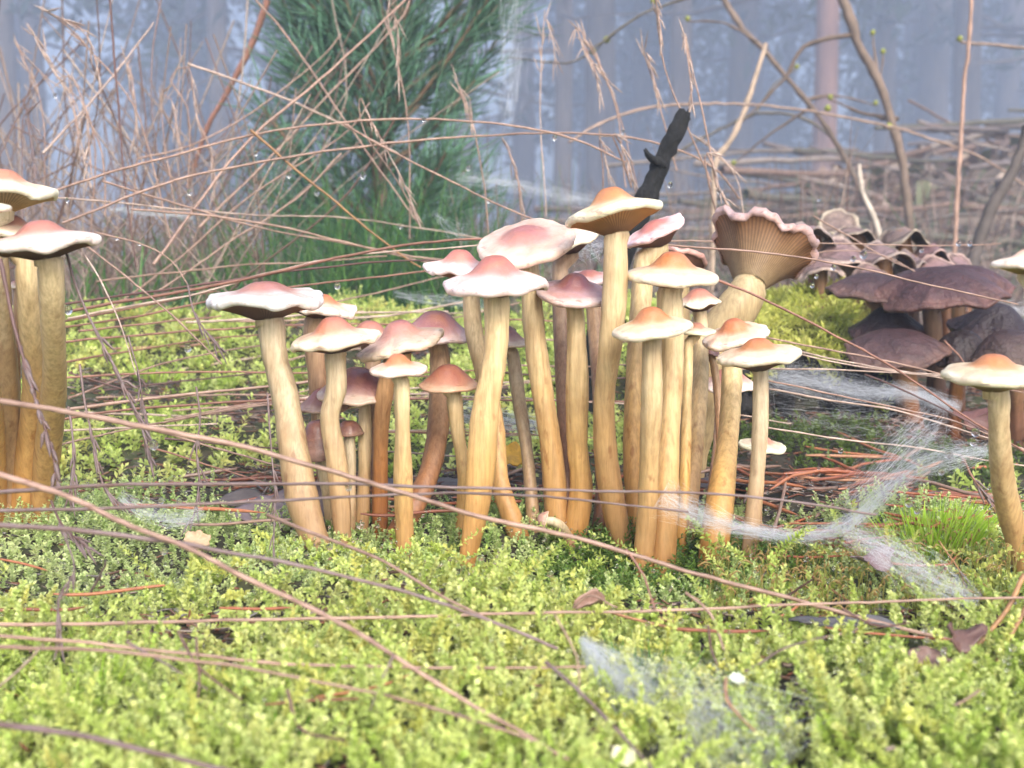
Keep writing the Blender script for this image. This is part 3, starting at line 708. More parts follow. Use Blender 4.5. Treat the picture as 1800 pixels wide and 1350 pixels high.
p = grid_points(0.140, 0.262, 0.0028, seed=1); p = thin(p, 1)
moss('bead_moss', 'plump beaded pale green moss carpet in front of the mushrooms', p, 0.0095, 30, 0.00165, 0.9, 16, PALE, 0.55, True, 3, tvar=0.5, lowang=62)
p = grid_points(0.142, 0.30, 0.0066, seed=21); p = thin(p, 21); p = p[vnoise(p[:, 0], p[:, 1], 0.05, 77) > 0.42]
moss('frond_moss', 'yellowish feathery moss fronds sprawling through the beaded moss', p, 0.018, 46, 0.0021, 0.55, 34, [(0.46, 0.60, 0.10), (0.66, 0.75, 0.24), (0.74, 0.70, 0.18)], 1.0, True, 23, lowang=62, bend=(0, 0, -0.2))
p = grid_points(0.262, 0.375, 0.0029, seed=2); e = ~((p[:, 0] > 0.015) & (p[:, 0] < 0.075) & (p[:, 1] > 0.28) & (p[:, 1] < 0.315)); p = thin(p, 2, e)
moss('cushion_moss', 'fine minty green moss around the mushroom feet', p, 0.0075, 24, 0.00145, 0.75, 22, MINT, 0.35, True, 4)
p = grid_points(0.278, 0.318, 0.0024, x0=0.010, x1=0.080, seed=5)
moss('sprig_moss', 'darker green feathery moss at the foot of the central clump', p, 0.0085, 20, 0.0018, 0.45, 40, [(0.07, 0.15, 0.025), (0.13, 0.24, 0.04), (0.22, 0.33, 0.07)], 0.3, True, 6)
p = grid_points(0.375, 0.73, 0.0050, seed=3); a_ = p[:, 0] / p[:, 1]
e = ~((a_ > 0.17) & (p[:, 1] > 0.40))
moss('bank_moss', 'yellow green feather moss on the bank behind the mushrooms', thin(p, 3, e), 0.011, 18, 0.0034, 0.5, 30, BANK, 0.6, False, 7)
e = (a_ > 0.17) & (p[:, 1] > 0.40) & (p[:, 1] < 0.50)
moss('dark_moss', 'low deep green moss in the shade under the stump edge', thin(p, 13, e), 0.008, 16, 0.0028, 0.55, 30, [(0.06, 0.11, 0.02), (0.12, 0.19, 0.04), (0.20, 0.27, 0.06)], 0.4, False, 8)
p = grid_points(0.505, 0.70, 0.0042, x0=0.085, x1=0.225, seed=6); a_ = p[:, 0] / p[:, 1]
e = (a_ > 0.175) & (a_ < 0.335)
moss('shaggy_moss', 'shaggy yellow moss mound beside the dark brown mushrooms', p[e], 0.013, 20, 0.0056, 0.22, 18, SHAG, 0.8, False, 9, bend=(0.0, -0.5, -0.2))

def blade_tuft(name, label, c, rad, n, length, w, pal, lean, seed, cat='moss', curve=0.3, zfun=None, mat='moss', nseg=4):
    r_ = np.random.default_rng(seed)
    ang = r_.random(n) * 6.28; rr = np.sqrt(r_.random(n)) * rad
    bx, by = c[0] + rr * np.cos(ang), c[1] + rr * np.sin(ang) * 0.8
    bz = G(bx, by) - 0.001
    out = np.stack([np.cos(ang) * rr / rad * lean + r_.normal(0, 0.12, n), np.sin(ang) * rr / rad * lean + r_.normal(0, 0.12, n), np.ones(n)], -1)
    out /= np.linalg.norm(out, axis=1)[:, None]
    L = length * r_.uniform(0.6, 1.15, n)
    side = np.stack([np.cos(r_.random(n) * 6.28), np.sin(r_.random(n) * 6.28), np.zeros(n)], -1)
    t = np.linspace(0, 1, nseg)
    ctr = np.stack([bx, by, bz], -1)[:, None, :] + L[:, None, None] * (t[None, :, None] * out[:, None, :])
    ctr[:, :, :2] += (L[:, None] * curve * (t ** 2)[None])[..., None] * out[:, None, :2] * 1.5
    ww = (w * (1 - 0.85 * t ** 1.5))[None, :, None] * side[:, None, :] * 0.5
    V = np.stack([ctr - ww, ctr + ww], 2).reshape(n, nseg * 2, 3)
    q = np.array([[2 * i, 2 * i + 1, 2 * i + 3, 2 * i + 2] for i in range(nseg - 1)])
    F = (np.arange(n)[:, None, None] * nseg * 2 + q[None]).reshape(-1, 4)
    pal = np.array(pal); cc = pal[r_.integers(0, len(pal), n)][:, None, :] * r_.uniform(0.8, 1.15, (n, 1, 1)) * (0.7 + 0.45 * np.repeat(t, 2))[None, :, None]
    o = mesh_obj(name, V.reshape(-1, 3), F, M[mat], col=np.clip(cc, 0, 0.9).reshape(-1, 3))
    return tag(o, label, cat, kind='stuff')

def gpt(px, py, z=0.0):
    d = ground_depth(py, z); q = P(px, py, d); return q[0], q[1]
LIME = [(0.36, 0.58, 0.04), (0.48, 0.68, 0.08), (0.55, 0.70, 0.12)]
blade_tuft('hair_moss_tuft', 'bright lime green brush of hair moss near the spider silk', gpt(1640, 985), 0.0115, 520, 0.0125, 0.0008, LIME, 0.5, 41)
blade_tuft('hair_moss_tuft', 'blurred lime green moss sprout poking from the beaded moss', gpt(140, 1260), 0.006, 60, 0.012, 0.0008, LIME, 0.5, 42)
blade_tuft('hair_moss_tuft', 'small deep green moss sprout by the brown bent needle', gpt(500, 1345), 0.004, 30, 0.009, 0.0008, [(0.12, 0.34, 0.03), (0.2, 0.42, 0.05)], 0.4, 43)
blade_tuft('hair_moss_tuft', 'fine grass-green moss patch beneath the foreground spider veil', gpt(1120, 1190), 0.011, 300, 0.008, 0.0005, [(0.12, 0.28, 0.03), (0.2, 0.38, 0.05)], 0.4, 44)
blade_tuft('hair_moss_tuft', 'little green moss brush behind the long bowed stem', gpt(275, 735), 0.010, 90, 0.012, 0.0007, LIME, 0.5, 45)

def sporophytes():
    r_ = np.random.default_rng(51); paths, rads = [], []
    for _ in range(420):
        px = r_.uniform(1240, 1790); py = r_.uniform(985, 1090)
        x, y = gpt(px, py); z = float(G(x, y)); h = r_.uniform(0.006, 0.012)
        dx, dy = r_.normal(0, 0.0012, 2)
        paths.append([(x, y, z), (x + dx * 0.4, y + dy * 0.4, z + h * 0.6), (x + dx, y + dy, z + h), (x + dx * 1.6, y + dy, z + h + 0.0004), (x + dx * 2.2, y + dy, z + h - 0.0006)])
        rads.append([0.00010, 0.00010, 0.00010, 0.00028, 0.00012])
    V, F, t = tubes(paths, rads, 4)
    c = np.array([0.30, 0.36, 0.06]) * (1 - t[:, None]) + np.array([0.40, 0.22, 0.08]) * t[:, None]
    tag(mesh_obj('moss_capsules', V, F, M['blade'], col=c), 'thin upright moss stalks with tiny capsules by the outermost slim mushroom', 'moss', kind='stuff')
sporophytes()

# ------------------------------------------------------------------ grass stalks
STRAW = {'tan': (0.38, 0.245, 0.185), 'red': (0.30, 0.145, 0.10), 'grey': (0.20, 0.145, 0.14), 'dark': (0.11, 0.055, 0.05), 'pale': (0.55, 0.41, 0.33), 'green': (0.20, 0.30, 0.08), 'gold': (0.36, 0.19, 0.075)}
def stalk(label, pts, d0, d1, w, col='tan', group=None, name='grass_stalk', sag=None, sides=7, taper=0.65, head=None, cat='grass stalk'):
    """pts photo pixels; depth runs linearly d0 -> d1; w full width in px"""
    r_ = np.random.default_rng(int(pts[0][0] * 7 + pts[0][1] * 13 + 1e5) % 99991)
    pts = np.array(pts, float)
    n = max(12, int(np.abs(np.diff(pts, axis=0)).sum() / 22))
    w2 = smooth_path(pts, n); t = np.linspace(0, 1, n)
    wob = np.cumsum(r_.normal(0, 0.55, (n, 2)), axis=0); wob -= wob[0] + (wob[-1] - wob[0]) * t[:, None]
    w2 = w2 + wob
    dep = d0 + (d1 - d0) * t
    W = np.array([P(x, y, q) for (x, y), q in zip(w2, dep)])
    w = w * (0.9 if cat == 'leaf' or group == GF else 0.70)
    rad = 0.5 * w * dep / F_PX * (1 - (1 - taper) * t) * (1 + 0.10 * r_.standard_normal(n).cumsum() / np.sqrt(n) + 0.06 * r_.standard_normal(n))
    V, F = tube(W, rad, sides)
    tt = np.repeat(t, sides)
    c = np.array(STRAW[col]) * r_.uniform(0.85, 1.15) * (1 + 0.12 * np.sin(tt * 19 + r_.random() * 6))[:, None]
    if head is None:
        o = mesh_obj(name, V - W[0], F, M['straw'], col=np.clip(c, 0, 0.9)); o.location = W[0]
        return tag(o, label, cat, group, 'thing')
    root = empty(name, tuple(W[0])); tag(root, label, cat, group, 'thing')
    part('stalk', V, F, M['straw'], root, col=np.clip(c, 0, 0.9))
    i0 = int(n * (1 - head)); paths, rads = [], []
    for i in range(i0, n):
        for s in range(2):
            tang = W[min(i + 1, n - 1)] - W[max(i - 1, 0)]; tang /= np.linalg.norm(tang) + 1e-9
            sl = dep[i] / F_PX * r_.uniform(20, 46)
            off = r_.normal(0, 0.19, 3)
            a = W[i]; b = a + (tang + off) * sl
            paths.append([a, a + (b - a) * 0.3 + off * sl * 0.1, a + (b - a) * 0.65, b]); k = dep[i] / F_PX * w
            rads.append([k * 0.12, k * 0.5, k * 0.42, k * 0.04])
    HV, HF, ht = tubes(paths, rads, 5)
    hc = np.array(STRAW['pale' if col in ('tan', 'pale') else 'grey']) * 0.85 * r_.uniform(0.75, 1.15, (len(HV), 1))
    part('seed_head', HV, HF, M['straw'], root, col=hc)
    return root

GF = 'blurred stalks slung across the foreground moss'
FL = ['longest tan stalk sloping from the thick-stemmed clump past the feet of the central clump',
      'upper of two nearly level greyish stalks strung across the middle of the stems',
      'lower of two nearly level greyish stalks strung across the middle of the stems',
      'dark grey sagging stalk that ends in the moss below the leaning stem',
      'thick tan stalk sloping steeply down across the beaded moss below the long bowed stem',
      'straight tan stalk spanning the moss just below the feet of all mushrooms',
      'tan stalk just beneath the straight spanning one, crossing the beaded moss',
      'tan stalk bending down through the beaded moss, paired closely with another',
      'thick blurred grey stalk lowest on the beaded moss',
      'short tan stalk slanting over the foot of the long bowed stem',
      'greyish stalk along the edge of the hazy foreground spider veil']
for pts, d0, d1, w, c in [
    ([(-20, 702), (140, 728), (300, 762), (480, 803), (700, 868), (840, 912), (1010, 950), (1200, 1006), (1450, 1072), (1650, 1122), (1830, 1165)], 0.235, 0.262, 12, 'tan'),
    ([(-20, 866), (150, 855), (300, 851), (600, 853), (900, 861), (1200, 867), (1400, 882), (1540, 905)], 0.25, 0.262, 9, 'grey'),
    ([(-20, 898), (160, 893), (330, 886), (500, 880), (700, 868), (900, 868), (1030, 878), (1210, 900)], 0.238, 0.27, 8, 'grey'),
    ([(-20, 922), (120, 930), (330, 955), (520, 990), (700, 1036), (850, 1086), (980, 1140)], 0.212, 0.225, 11, 'grey'),
    ([(-20, 828), (100, 864), (220, 916), (330, 960), (430, 1012), (600, 1094), (800, 1220), (940, 1300), (1030, 1360)], 0.225, 0.185, 13, 'tan'),
    ([(-20, 1098), (200, 1096), (400, 1092), (700, 1085), (900, 1080), (1100, 1078), (1400, 1064), (1600, 1058), (1830, 1050)], 0.238, 0.252, 8, 'tan'),
    ([(-20, 1116), (120, 1128), (260, 1142), (420, 1160), (560, 1168), (800, 1172), (1030, 1172)], 0.215, 0.218, 8, 'tan'),
    ([(-20, 1136), (120, 1142), (260, 1154), (450, 1178), (600, 1205), (740, 1235), (900, 1285), (1000, 1335)], 0.208, 0.182, 9, 'tan'),
    ([(-20, 1272), (120, 1292), (260, 1322), (420, 1360)], 0.172, 0.168, 14, 'grey'),
    ([(470, 905), (570, 945), (670, 985), (780, 1050), (880, 1100)], 0.262, 0.225, 8, 'tan'),
    ([(960, 1165), (1040, 1235), (1110, 1310), (1160, 1370)], 0.198, 0.174, 9, 'grey'),
]:
    stalk(FL.pop(0), pts, d0 * 0.93, d1 * 0.92, w, c, GF)

GB = 'stalks crossing the mossy bank'
LB = 'thin reddish grass stalk lying across the mossy bank behind the clump'
for pts, d0, d1, w, c in [
    ([(90, 604), (240, 588), (460, 573), (640, 568), (850, 580)], 0.44, 0.52, 7, 'red'),
    ([(60, 668), (240, 655), (480, 655), (700, 654), (870, 649)], 0.42, 0.44, 6, 'red'),
    ([(70, 726), (200, 708), (330, 692), (500, 676), (560, 668)], 0.375, 0.40, 11, 'tan'),
    ([(60, 746), (200, 722), (330, 712), (490, 702), (700, 700), (1100, 706)], 0.385, 0.42, 7, 'red'),
    ([(80, 790), (200, 762), (330, 735), (480, 706)], 0.38, 0.42, 6, 'tan'),
    ([(100, 640), (200, 622), (340, 600), (500, 585)], 0.45, 0.52, 6, 'red'),
    ([(120, 700), (280, 640), (420, 612), (500, 602)], 0.42, 0.5, 6, 'tan'),
    ([(110, 565), (240, 540), (340, 520), (380, 512)], 0.44, 0.5, 6, 'red'),
    ([(640, 690), (800, 694), (960, 700), (1200, 715), (1390, 745)], 0.40, 0.41, 5, 'pale'),
    ([(860, 652), (1000, 662), (1130, 668), (1300, 690)], 0.42, 0.44, 6, 'dark'),
    ([(860, 560), (1000, 566), (1100, 572)], 0.52, 0.52, 5, 'red'),
    ([(860, 592), (1020, 598), (1130, 600)], 0.5, 0.5, 5, 'tan'),
    ([(860, 640), (1000, 644), (1120, 640)], 0.45, 0.45, 5, 'tan'),
    ([(170, 730), (300, 765), (420, 800), (500, 822), (600, 838)], 0.37, 0.375, 7, 'tan'),
    ([(250, 782), (340, 808), (470, 850)], 0.36, 0.36, 6, 'red'),
    ([(120, 655), (240, 690), (330, 700)], 0.43, 0.44, 5, 'dark'),
    ([(570, 620), (700, 606), (830, 596)], 0.48, 0.53, 5, 'tan'),
    ([(600, 560), (700, 552), (830, 528)], 0.55, 0.56, 6, 'pale'),
    ([(620, 600), (730, 560), (850, 545)], 0.56, 0.58, 5, 'pale'),
    ([(560, 655), (660, 658), (850, 668)], 0.42, 0.42, 6, 'red'),
]:
    stalk(LB, pts, d0, d1, w, c, GB)
r_s = np.random.default_rng(333)
for q in range(30):
    x0 = r_s.uniform(60, 640); y0 = r_s.uniform(525, 800); ln_ = r_s.uniform(220, 520); sl = r_s.normal(-0.07, 0.09)
    dq = min(ground_depth(y0 + 22, 0.012), 0.60) if y0 > 620 else r_s.uniform(0.44, 0.6)
    stalk(LB, [(x0, y0), (x0 + ln_ * 0.5, y0 + sl * ln_ * 0.5 + r_s.normal(0, 5)), (x0 + ln_, y0 + sl * ln_)], dq, dq + 0.02, r_s.uniform(4, 6.5), ['red', 'tan', 'pale', 'dark'][q % 4], GB)

GA = 'arched stalks before the pine'
LA = 'long dry grass stalk arching across before the young pine'
for pts, d0, d1, w, c in [
    ([(30, 358), (200, 302), (430, 241), (600, 217), (740, 212), (900, 225), (1010, 246), (1100, 285)], 0.46, 0.52, 7, 'tan'),
    ([(110, 392), (300, 322), (450, 290), (600, 266), (800, 245), (960, 237), (1080, 240), (1180, 262), (1260, 300), (1300, 350)], 0.45, 0.55, 7, 'tan'),
    ([(180, 318), (350, 368), (460, 400), (620, 432), (820, 478)], 0.5, 0.56, 6, 'tan'),
    ([(50, 345), (150, 350), (300, 364), (460, 378), (620, 385), (850, 420)], 0.52, 0.56, 5, 'pale'),
    ([(230, 368), (350, 380), (480, 402), (600, 428), (720, 450), (880, 470)], 0.5, 0.55, 6, 'tan'),
    ([(270, 465), (350, 355), (450, 236), (560, 140), (700, 10), (740, -30)], 0.5, 0.6, 8, 'tan'),
    ([(120, 548), (300, 516), (420, 492), (560, 457), (680, 435), (790, 424), (860, 420)], 0.43, 0.41, 9, 'red'),
    ([(120, 560), (330, 520), (480, 478), (640, 445), (850, 430)], 0.44, 0.42, 6, 'pale'),
    ([(110, 535), (330, 505), (500, 480), (690, 460), (790, 458)], 0.45, 0.43, 7, 'dark'),
    ([(115, 575), (270, 550), (420, 520), (560, 500), (760, 475)], 0.46, 0.46, 6, 'red'),
    ([(170, 495), (290, 478), (420, 465), (560, 460), (680, 450)], 0.52, 0.52, 5, 'tan'),
    ([(440, 228), (480, 262), (530, 305), (600, 360), (690, 435), (740, 470)], 0.48, 0.5, 7, 'gold'),
    ([(600, 215), (680, 260), (780, 310), (880, 360), (960, 395)], 0.5, 0.46, 6, 'tan'),
    ([(330, 112), (400, 135), (500, 172), (600, 218), (700, 270)], 0.62, 0.6, 6, 'pale'),
    ([(450, 0), (520, 85), (600, 200), (670, 300), (740, 400)], 0.62, 0.58, 6, 'tan'),
    ([(350, 400), (450, 300), (600, 140), (700, 40), (720, 0)], 0.66, 0.72, 6, 'tan'),
    ([(75, 270), (170, 170), (270, 40)], 0.6, 0.66, 7, 'pale'),
    ([(192, -10), (204, 130), (216, 260), (226, 380), (240, 470)], 0.54, 0.55, 6, 'dark'),
    ([(285, -10), (272, 80), (268, 180), (275, 260)], 0.66, 0.66, 5, 'grey'),
    ([(470, 0), (440, 80), (400, 160), (360, 230), (330, 330)], 0.9, 0.95, 18, 'red'),
    ([(280, 510), (400, 430), (520, 350), (600, 270)], 0.56, 0.6, 5, 'tan'),
    ([(200, 540), (330, 440), (430, 350), (600, 240), (650, 180)], 0.58, 0.62, 5, 'tan'),
    ([(240, 280), (330, 255), (430, 205), (560, 105), (600, 60)], 0.62, 0.66, 5, 'tan'),
    ([(135, 420), (200, 470), (290, 545), (390, 640)], 0.40, 0.37, 6, 'tan'),
    ([(150, 450), (180, 500), (215, 580), (240, 660)], 0.38, 0.36, 4, 'pale'),
    ([(165, 408), (250, 428), (300, 455), (330, 500)], 0.42, 0.41, 5, 'tan'),
]:
    stalk(LA, pts, d0, d1, w, c, GA)

GR = 'stalks fanning past the dark clump'
LR = 'taut thin grass stalk running past the dark brown mushrooms'
for pts, d0, d1, w, c in [
    ([(1145, 428), (1330, 446), (1480, 468), (1640, 502), (1790, 535)], 0.352, 0.36, 6, 'tan'),
    ([(1245, 487), (1330, 520), (1450, 580), (1560, 638), (1690, 728), (1830, 812)], 0.345, 0.36, 7, 'red'),
    ([(1350, 594), (1450, 614), (1560, 634), (1680, 662), (1800, 690)], 0.40, 0.42, 5, 'tan'),
    ([(1350, 606), (1450, 628), (1580, 652), (1670, 668)], 0.41, 0.42, 5, 'pale'),
    ([(1385, 618), (1500, 642), (1600, 655), (1740, 664)], 0.395, 0.40, 4, 'pale'),
    ([(1230, 648), (1420, 648), (1560, 654), (1670, 662)], 0.40, 0.41, 5, 'pale'),
    ([(1345, 668), (1460, 692), (1570, 715), (1680, 742), (1820, 800)], 0.38, 0.37, 5, 'tan'),
    ([(1345, 683), (1460, 704), (1560, 720), (1700, 758), (1830, 800)], 0.385, 0.375, 6, 'pale'),
    ([(1350, 752), (1480, 772), (1600, 786), (1720, 806), (1830, 822)], 0.36, 0.35, 5, 'pale'),
    ([(1100, 422), (1300, 424), (1500, 426), (1640, 430), (1760, 428)], 0.46, 0.47, 4, 'tan'),
    ([(1430, 380), (1500, 420), (1560, 455), (1640, 490)], 0.52, 0.5, 5, 'tan'),
    ([(1520, 658), (1600, 690), (1700, 740), (1800, 795)], 0.42, 0.40, 5, 'dark'),
    ([(1660, 598), (1690, 630), (1700, 645)], 0.44, 0.44, 5, 'red'),
    ([(1395, 455), (1470, 440), (1560, 452), (1640, 500), (1650, 520)], 0.5, 0.5, 3, 'tan'),
]:
    stalk(LR, pts, d0, d1, w, c, GR)

# seed-bearing stalks
GH = 'nodding seed heads over the backdrop'
LH = 'nodding dry grass with slender straw seed head against the misty wood'
for pts, d, w, c in [
    ([(330, 330), (332, 200), (300, 140), (332, 120), (345, 200), (372, 270), (378, 330)], 0.62, 6, 'tan'),
    ([(230, 400), (240, 250), (225, 140), (222, 110), (238, 180), (236, 240)], 0.62, 6, 'tan'),
    ([(160, 420), (165, 250), (130, 140), (120, 135), (130, 190), (140, 262)], 0.6, 6, 'tan'),
    ([(40, 400), (38, 280), (40, 205), (48, 205), (55, 250), (62, 310)], 0.55, 7, 'grey'),
    ([(300, 420), (240, 200), (130, 60), (80, 20), (100, 30), (150, 60), (175, 130)], 0.58, 7, 'tan'),
    ([(160, 330), (130, 200), (90, 110), (60, 60), (80, 100), (120, 160)], 0.64, 6, 'pale'),
    ([(720, 420), (715, 200), (680, 30), (690, 20), (700, 60), (700, 140)], 0.6, 6, 'tan'),
    ([(960, 380), (950, 200), (955, 60), (960, 30), (972, 70), (975, 100)], 0.62, 5, 'pale'),
    ([(1100, 330), (1080, 180), (1020, 50), (1015, 60), (1040, 110), (1055, 160)], 0.6, 6, 'tan'),
    ([(1120, 330), (1090, 200), (1040, 80), (1030, 90), (1060, 130), (1075, 160)], 0.62, 6, 'tan'),
    ([(1190, 300), (1150, 150), (1130, 90), (1135, 90), (1148, 130), (1158, 170)], 0.58, 6, 'tan'),
    ([(1250, 320), (1170, 120), (1150, -10), (1156, 10), (1160, 40), (1164, 72)], 0.5, 7, 'tan'),
    ([(1260, 330), (1230, 180), (1205, 70), (1208, 90), (1212, 130), (1217, 182)], 0.5, 8, 'tan'),
    ([(1270, 420), (1250, 330), (1240, 270), (1252, 280), (1262, 320), (1290, 385)], 0.48, 8, 'tan'),
    ([(1110, 330), (1090, 270), (1075, 235), (1082, 240), (1098, 270), (1115, 320)], 0.5, 8, 'tan'),
    ([(1060, 350), (1060, 290), (1055, 240), (1060, 250), (1066, 280), (1068, 300)], 0.54, 6, 'tan'),
    ([(740, 400), (700, 320), (640, 230), (632, 170), (650, 210), (700, 300), (730, 370)], 0.52, 6, 'tan'),
    ([(860, 430), (850, 320), (830, 210), (805, 150), (815, 180), (828, 215)], 0.58, 6, 'tan'),
    ([(925, 420), (915, 360), (905, 290), (880, 240), (890, 260), (910, 320), (922, 380)], 0.56, 5, 'tan'),
    ([(1310, 420), (1300, 330), (1280, 290), (1240, 250), (1260, 270), (1290, 300)], 0.56, 5, 'pale'),
    ([(70, 430), (80, 250), (70, 170), (30, 80), (40, 95), (85, 140)], 0.66, 5, 'tan'),
    ([(185, 380), (180, 280), (160, 220), (150, 190), (155, 250), (160, 300)], 0.58, 7, 'tan'),
    ([(310, 380), (290, 250), (285, 170), (300, 168), (312, 240)], 0.6, 5, 'tan'),
]:
    stalk(LH, pts, d, d - 0.01, w * 0.62, c, GH, 'seeding_grass', head=0.42, taper=0.8, cat='grass')
GS = 'brown seed heads stooping over the moss'
LS = 'dark brown drooping grass seed head hanging in front of the mossy bank'
for pts, d, w, c in [
    ([(0, 455), (30, 600), (60, 700), (90, 790), (100, 845)], 0.245, 20, 'dark'),
    ([(110, 420), (140, 520), (190, 620), (225, 690), (250, 750), (262, 800)], 0.27, 13, 'grey'),
    ([(225, 590), (240, 640), (250, 700), (258, 760)], 0.35, 9, 'grey'),
    ([(345, 680), (352, 730), (345, 790), (350, 850), (335, 930)], 0.30, 11, 'grey'),
    ([(330, 500), (340, 550), (360, 580), (385, 610)], 0.40, 9, 'grey'),
    ([(120, 715), (128, 760), (130, 830), (125, 870)], 0.29, 12, 'grey'),
    ([(140, 640), (150, 720), (165, 790), (180, 850), (205, 880)], 0.28, 12, 'grey'),
    ([(470, 690), (478, 790), (485, 880), (482, 960), (488, 1025)], 0.285, 9, 'grey'),
    ([(110, 930), (130, 1000), (105, 1050), (105, 1130)], 0.225, 12, 'grey'),
    ([(90, 880), (110, 925), (150, 960)], 0.26, 14, 'dark'),
    ([(1650, 950), (1690, 1010), (1700, 1060), (1730, 1095)], 0.27, 8, 'gold'),
    ([(1690, 800), (1710, 840), (1740, 880), (1760, 910)], 0.31, 13, 'red'),
]:
    stalk(LS, pts, d, d - 0.005, w * 0.55, c, GS, 'seeding_grass', head=0.6, taper=0.6, cat='grass')
LM = 'short bent brown stem fragment poking out of the foreground moss'
for pts, c, w in [([(312, 1108), (350, 1172), (425, 1230)], 'dark', 8), ([(222, 1128), (290, 1165), (365, 1212)], 'grey', 8), ([(505, 1212), (528, 1282), (606, 1302)], 'dark', 10), ([(1276, 1190), (1282, 1235), (1328, 1286)], 'red', 9),
                  ([(1205, 1042), (1250, 1082), (1272, 1142)], 'tan', 8), ([(1100, 965), (1130, 1010), (1152, 1072)], 'red', 7), ([(1008, 1068), (1040, 1046), (1085, 1068)], 'tan', 7), ([(975, 1080), (1012, 1150), (1018, 1222)], 'tan', 6),
                  ([(692, 1150), (668, 1205), (650, 1250)], 'grey', 8), ([(1310, 1180), (1380, 1140), (1450, 1120)], 'grey', 9), ([(1480, 1070), (1540, 1100), (1600, 1095)], 'dark', 7), ([(1380, 1050), (1410, 1030), (1430, 1018)], 'dark', 9),
                  ([(0, 1205), (40, 1170), (76, 1132)], 'pale', 8), ([(160, 1040), (182, 1000), (186, 985)], 'grey', 8), ([(345, 1120), (352, 1190), (348, 1230)], 'dark', 7), ([(1245, 1100), (1250, 1140), (1262, 1170)], 'dark', 8)]:
    dm = ground_depth(max(q[1] for q in pts), 0.011)
    stalk(LM, pts, dm * 1.01, dm * 0.985, w, c, 'stem fragments in the foreground moss', name='stem_fragment', cat='twig')
stalk('rusty bent sedge leaf curving down beneath the lone thick-capped mushroom', [(1800, 1010), (1770, 1070), (1730, 1120), (1690, 1170), (1662, 1210)], 0.235, 0.225, 10, 'gold', name='sedge_leaf', cat='leaf')
stalk('rusty straight sedge leaf beside the bent one under the lone mushroom', [(1808, 1060), (1780, 1110), (1755, 1160), (1738, 1195)], 0.23, 0.22, 10, 'gold', name='sedge_leaf', cat='leaf')

# ------------------------------------------------------------------ young pine
def ribbons(base, tip, w, seed, bow=0.12):
    """thin three-sided needles between two point arrays -> V, F"""
    r_ = np.random.default_rng(seed); n = len(base)
    ax = tip - base; L = np.linalg.norm(ax, axis=1)[:, None]
    u = np.cross(ax, r_.normal(0, 1, (n, 3))); u /= np.linalg.norm(u, axis=1)[:, None] + 1e-12
    v = np.cross(ax, u); v /= np.linalg.norm(v, axis=1)[:, None] + 1e-12
    mid = (base + tip) / 2 + u * L * bow * r_.normal(0, 0.6, (n, 1)) + v * L * bow * r_.normal(0, 0.6, (n, 1))
    w = np.broadcast_to(np.asarray(w, float), (n,))[:, None]
    a = [0, 2.094, 4.189]
    ring = lambda c, s: [c + s * w * 0.5 * (math.cos(q) * u + math.sin(q) * v) for q in a]
    V = np.stack(ring(base, 0.9) + ring(mid, 1.0) + [tip], 1)
    q = []
    for i in range(3):
        j = (i + 1) % 3
        q += [[i, j, 3 + j], [i, 3 + j, 3 + i], [3 + i, 3 + j, 6]]
    F = (np.arange(n)[:, None, None] * 7 + np.array(q)[None]).reshape(-1, 3)
    return V.reshape(-1, 3), F

